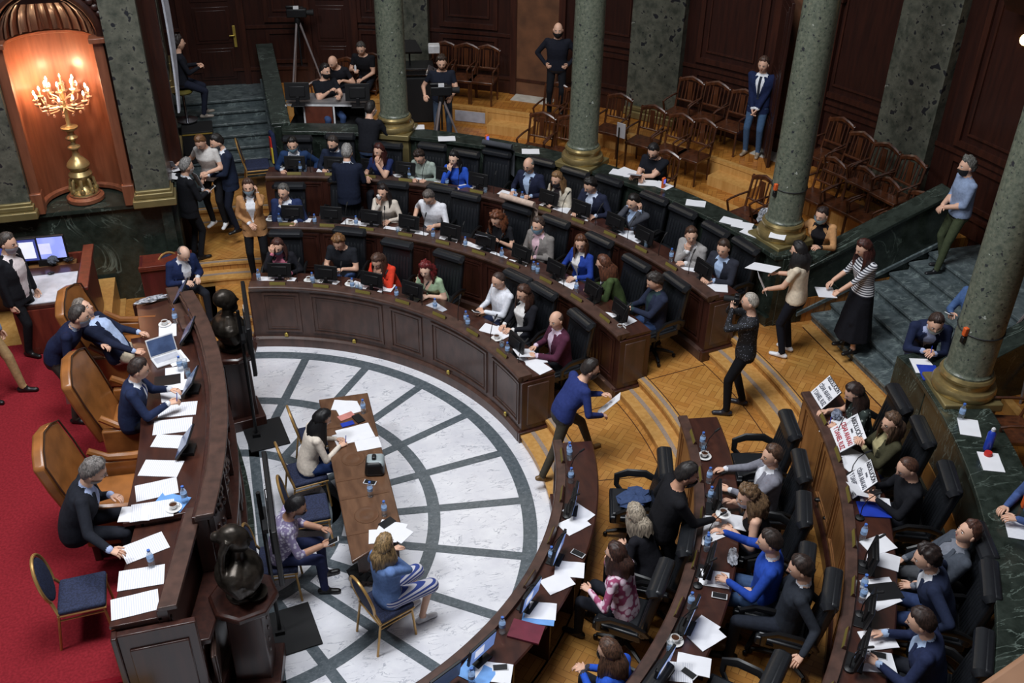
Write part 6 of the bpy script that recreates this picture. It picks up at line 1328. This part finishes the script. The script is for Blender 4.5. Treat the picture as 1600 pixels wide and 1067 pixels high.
# stool, loudspeaker box, slanting pale panel at the far left
t=empty('bar_stool',(g1['loc'][0],g1['loc'][1],ZL),0,'chrome bar stool with yellow seat under the person by the left wall','stool')
MB().lathe([(.2,0),(.2,.015),(.03,.04),(.025,.5)],16).build('stool_base',M_CHROME,t); MB().lathe([(.17,.52),(.19,.55),(.18,.60)],16).build('stool_seat',mat('olive_seat',(120,110,50),.5),t)
p=at(309,185,1.3); t=empty('black_box',(p[0],8.9,1.02),0,'black box standing on the left marble stairs below the stool','box'); MB().box((0,.2,.30),(.55,.55,.60)).build('box_body',M_BLK2,t,bevel=.01); MB().box((0,-.08,.56),(.53,.01,.02)).build('edge_strip',M_BRASS,t)
# ramp of pale sheeting leaning along the side wall
a,b=(-.08,9.9,4.9),(-.02,8.1,2.6)
vs=[];n=12
for i in range(n+1):
    s=i/n; x=-.10+.10*math.sin(s*2.2); y=9.6-1.9*s; z=4.95-2.55*s; w_=.05+.12*math.sin(s*math.pi)
    vs+=[(x,y,z),(x+.03,y,z),(x+.03+w_*.4,y+.28*math.sin(s*math.pi)+.05,z+.03),(x+w_*.4,y+.28*math.sin(s*math.pi)+.05,z+.03)]
o=MB().add(vs,[(4*i+j,4*i+4+j,4*i+4+(j+1)%4,4*i+(j+1)%4) for i in range(n) for j in range(4)]+[(0,1,2,3),(4*n+3,4*n+2,4*n+1,4*n)]).build('leaning_panel',mat('pale_sheet',(170,172,182),.5)); tag(o,'long pale grey sheet leaning along the left side wall behind the stool','panel')
# booth at the far left with two screens
t=empty('control_booth',(-1.9,3.6,ZD),0,'reddish wooden operator booth with screens at the left','booth')
BW=wood('booth_wood',(112,48,34),(84,34,26),.4,.25)
MB().box((.10,.0,.70),(.86,1.10,.04)).build('worktop',M_TOP,t); MB().box((.10,-.10,.725),(.60,.78,.012)).build('white_cover',mat('white_cloth',(206,206,214),.8),t)
MB().box((.56,0,.36),(.05,1.2,1.12)).box((.56,0,.93),(.14,1.26,.05)).build('right_panel',BW,t,bevel=.008); MB().box((.10,-.55,.34),(.9,.04,.66)).build('front_panel',BW,t); MB().box((-.5,.75,.34),(2.1,.05,.9)).build('rear_panel',BW,t)
MB().box((-.70,.50,.69),(2.1,.55,.03)).box((-1.5,.5,.34),(.05,.5,.68)).build('keyboard_shelf',mat('shelf_wood',(120,84,48),.5),t)
for k,(u,v,l,lit) in enumerate(((30,348,'bright screen at the left edge of the booth, partly outside the frame',2),(68,360,'bright bluish screen of the booth, right of the two',1))):
    p=at(u,v+6,1.95); s=empty('booth_screen',(p[0],min(p[1],4.25),ZD+.705),180-4,l,'screen')
    MB().box((0,0,.26),(.60,.04,.36)).build('casing',M_BLACK,s,bevel=.006); MB().box((0,.022,.26),(.56,.004,.32)).build('display',mat('booth_display',(150,160,230),.3,kind='blot',col2=(110,125,205),scale=6,emit=((150,160,235),.75)) if lit==1 else mat('booth_display2',(60,70,130),.3,emit=((60,70,140),.6)),s)
    MB().box((0,-.02,.05),(.2,.16,.1)).build('foot',M_BLACK,s)
    if lit==2: MB().box((-.12,.025,.26),(.26,.003,.25)).build('window_on_screen',M_SCRW,s)
    else: MB().box((-.02,.025,.25),(.16,.003,.16)).build('window_on_screen',mat('pale_window',(190,190,240),.3,emit=((190,190,245),.8)),s)
for u,v,l,s_ in((84,412,'dark grey cloth pouch on the booth worktop',(.07,.09,.06)),(108,408,'black telephone handset on the booth worktop',(.07,.05,.03)),(80,428,'black computer mouse on the booth worktop',(.045,.03,.015))):
    o=bag(u,v,ZD+.735,s_,0,l,M_BLACK if 'black' in l else mat('grey_pouch',(70,74,82),.8),'desk_item'); o.name={'d':'cloth_pouch','b':'telephone' if 'tele' in l else 'computer_mouse'}[l[0]]; o['category']={'cloth_pouch':'pouch','telephone':'telephone','computer_mouse':'mouse'}[o.name.split('.')[0]]
# small lectern desk in front of the bald man
t=empty('small_desk',(-.42,4.62,Z1),0,'small dark red panelled desk in front of the bald man in navy','desk')
MB().box((0,0,.46),(.70,.04,.92)).box((.35,.2,.46),(.04,.42,.92)).box((-.35,.2,.46),(.04,.42,.92)).build('panel',wood('red_wood',(92,34,34),(72,26,26),.4,.2),t,bevel=.006); MB().box((0,.2,.90),(.76,.50,.03)).box((0,-.03,.94),(.76,.05,.05)).build('desktop',BW,t,bevel=.006)
# jackets draped over chair backs
def drape(x,y,z,face,m,label,h=.5,w=.54):
    t=RZ(face-90); vs=[]; n,k=16,9; R_=random.Random(int(x*100))
    for lay in(0,1):
        for j in range(k+1):
            v=j/k
            for i in range(n+1):
                u=i/n*2-1; yy=-.34-.06*math.sin((1-v)*1.2)-.03-.012*math.sin(u*7)-.018*lay*-1; zz=1.27-h*v-.05*abs(u)**3+.0
                if v<.12: yy+=.10*(1-v/.12)
                q=t@Vector((u*w/2*(1+.1*v),yy+(.0 if lay else .0)+.14*(1-v)*.0,zz-.0)); vs.append((x+q.x,y+q.y,z+q.z))
    K=(n+1)*(k+1); fs=[]
    for j in range(k):
        for i in range(n): a=j*(n+1)+i; fs+=[(a,a+1,a+n+2,a+n+1),(K+a,K+a+n+1,K+a+n+2,K+a+1)]
    for j in range(k):
        for e in(0,n): a=j*(n+1)+e; fs.append((a,a+n+1,K+a+n+1,K+a))
    for i in range(n):
        for e in(0,k): a=e*(n+1)+i; fs.append((a,a+1,K+a+1,K+a))
    o=MB().add(vs,fs).tube([tuple(Vector((x,y,z))+t@Vector((s*w/2,-.30,1.27))) for s in(-1,-.5,0,.5,1)],.05,8).build('draped_jacket',m,smooth=60); tag(o,label,'jacket'); return o
l=p204['loc']; drape(l[0],l[1],l[2],p204['face'],mat('beige_coat',(204,180,164),.9,scale=20),'beige coat draped over the chair of the curly auburn haired woman',.62,.62)
o,a=EC[0]; drape(o.location.x,o.location.y,o.location.z,a+180,mat('grey_coat',(64,66,72),.9),'dark grey jacket draped over an empty chair of the back row',.5)
o_=EC[4][0].location; p=proj((o_.x,o_.y,Z1+.54)); o=bag(p[0],p[1],Z1+.55,(.20,.15,.06),20,'denim jacket lying on the seat of the empty front row chair',M_JEANS,'denim_jacket'); o['category']='jacket'
p=at(418,232,Z3+.8); t=empty('flag_jacket',(p[0]+.1,p[1],Z3),-80,'dark garment with red and yellow stripes hanging on the desk end at the far left','garment')
MB().box((0,0,.80),(.36,.09,.62),top=(.6,.8)).build('garment_body',M_JEANS if False else cloth((34,42,70)),t,bevel=.03); MB().box((.08,-.055,.86),(.13,.02,.36),top=(.7,1)).build('red_stripe',M_RED,t); MB().box((.13,-.058,.72),(.08,.02,.28)).build('yellow_stripe',M_YEL,t)
# papers stacked on the pilaster foot at the left
for u,v,r in((275,262,20),(268,275,60),(262,250,80),(272,258,100)): paper('w' ,u,v,ZN+.02,r,'near %s')
bag(300,335,1.0,(.07,.09,.16),0,'marbled grey bag hanging at the wall corner of the left aisle')
# orange straps on the two nearest columns
for (r,a,z,l) in((8.36,12.9,2.72,'orange clip and black cable round the third column'),(8.52,-13.9,2.75,'orange clip and black cable round the nearest column')):
    c=pol(r,a,z); t=empty('cable_clip',c,0,l,'cable clip'); MB().tube([(.245*math.cos(k*.3),.245*math.sin(k*.3),.02*math.sin(k*.3)) for k in range(21)],.008,5,closed=True).build('cable',M_CABLE,t)
    q=(-.24,-.10,0); MB().box((-.25,-.06,.02),(.05,.05,.10)).build('orange_clip',M_ORANGE,t,bevel=.01); MB().box((-.25,-.06,-.08),(.05,.05,.08)).build('grip',M_BLACK,t,bevel=.01)
# striped white note stand on the near coping, small lamp post near the second column
t=empty('music_stand',at(963,262,ZB),30,'thin black stand holding an upright leaflet right of the second column','stand'); MB().tube([(0,0,-.1),(0,0,.75)],.014,6).build('pole',M_BLACK,t); MB().box((.06,0,.68),(.02,.18,.26)).build('leaflet',M_PAPER,t)

# ---------------------------------------------------------------- complete the labels so that each singles out one thing
import collections
ORD=['leftmost','second from left','third from left','fourth from left','fifth from left','sixth from left']
NUM={2:'two',3:'three',4:'four',5:'five',6:'six',7:'seven',8:'eight',9:'nine',10:'ten'}
by=collections.defaultdict(list)
for o,ph,p in AUTO: by[ph].append((proj(p),o))
for ph,L in by.items():
    L.sort(key=lambda t:t[0][0]); n=len(L)
    for i,(_,o) in enumerate(L):
        if n==1: o['label']=ph; continue
        if n==2: w=('left of two','right of two')[i]
        else: w='rightmost one' if i==n-1 else ('leftmost one' if i==0 else ((ORD+['seventh from left','eighth from left','ninth from left','tenth from left'])[i]))
        o['label']=ph+', '+w
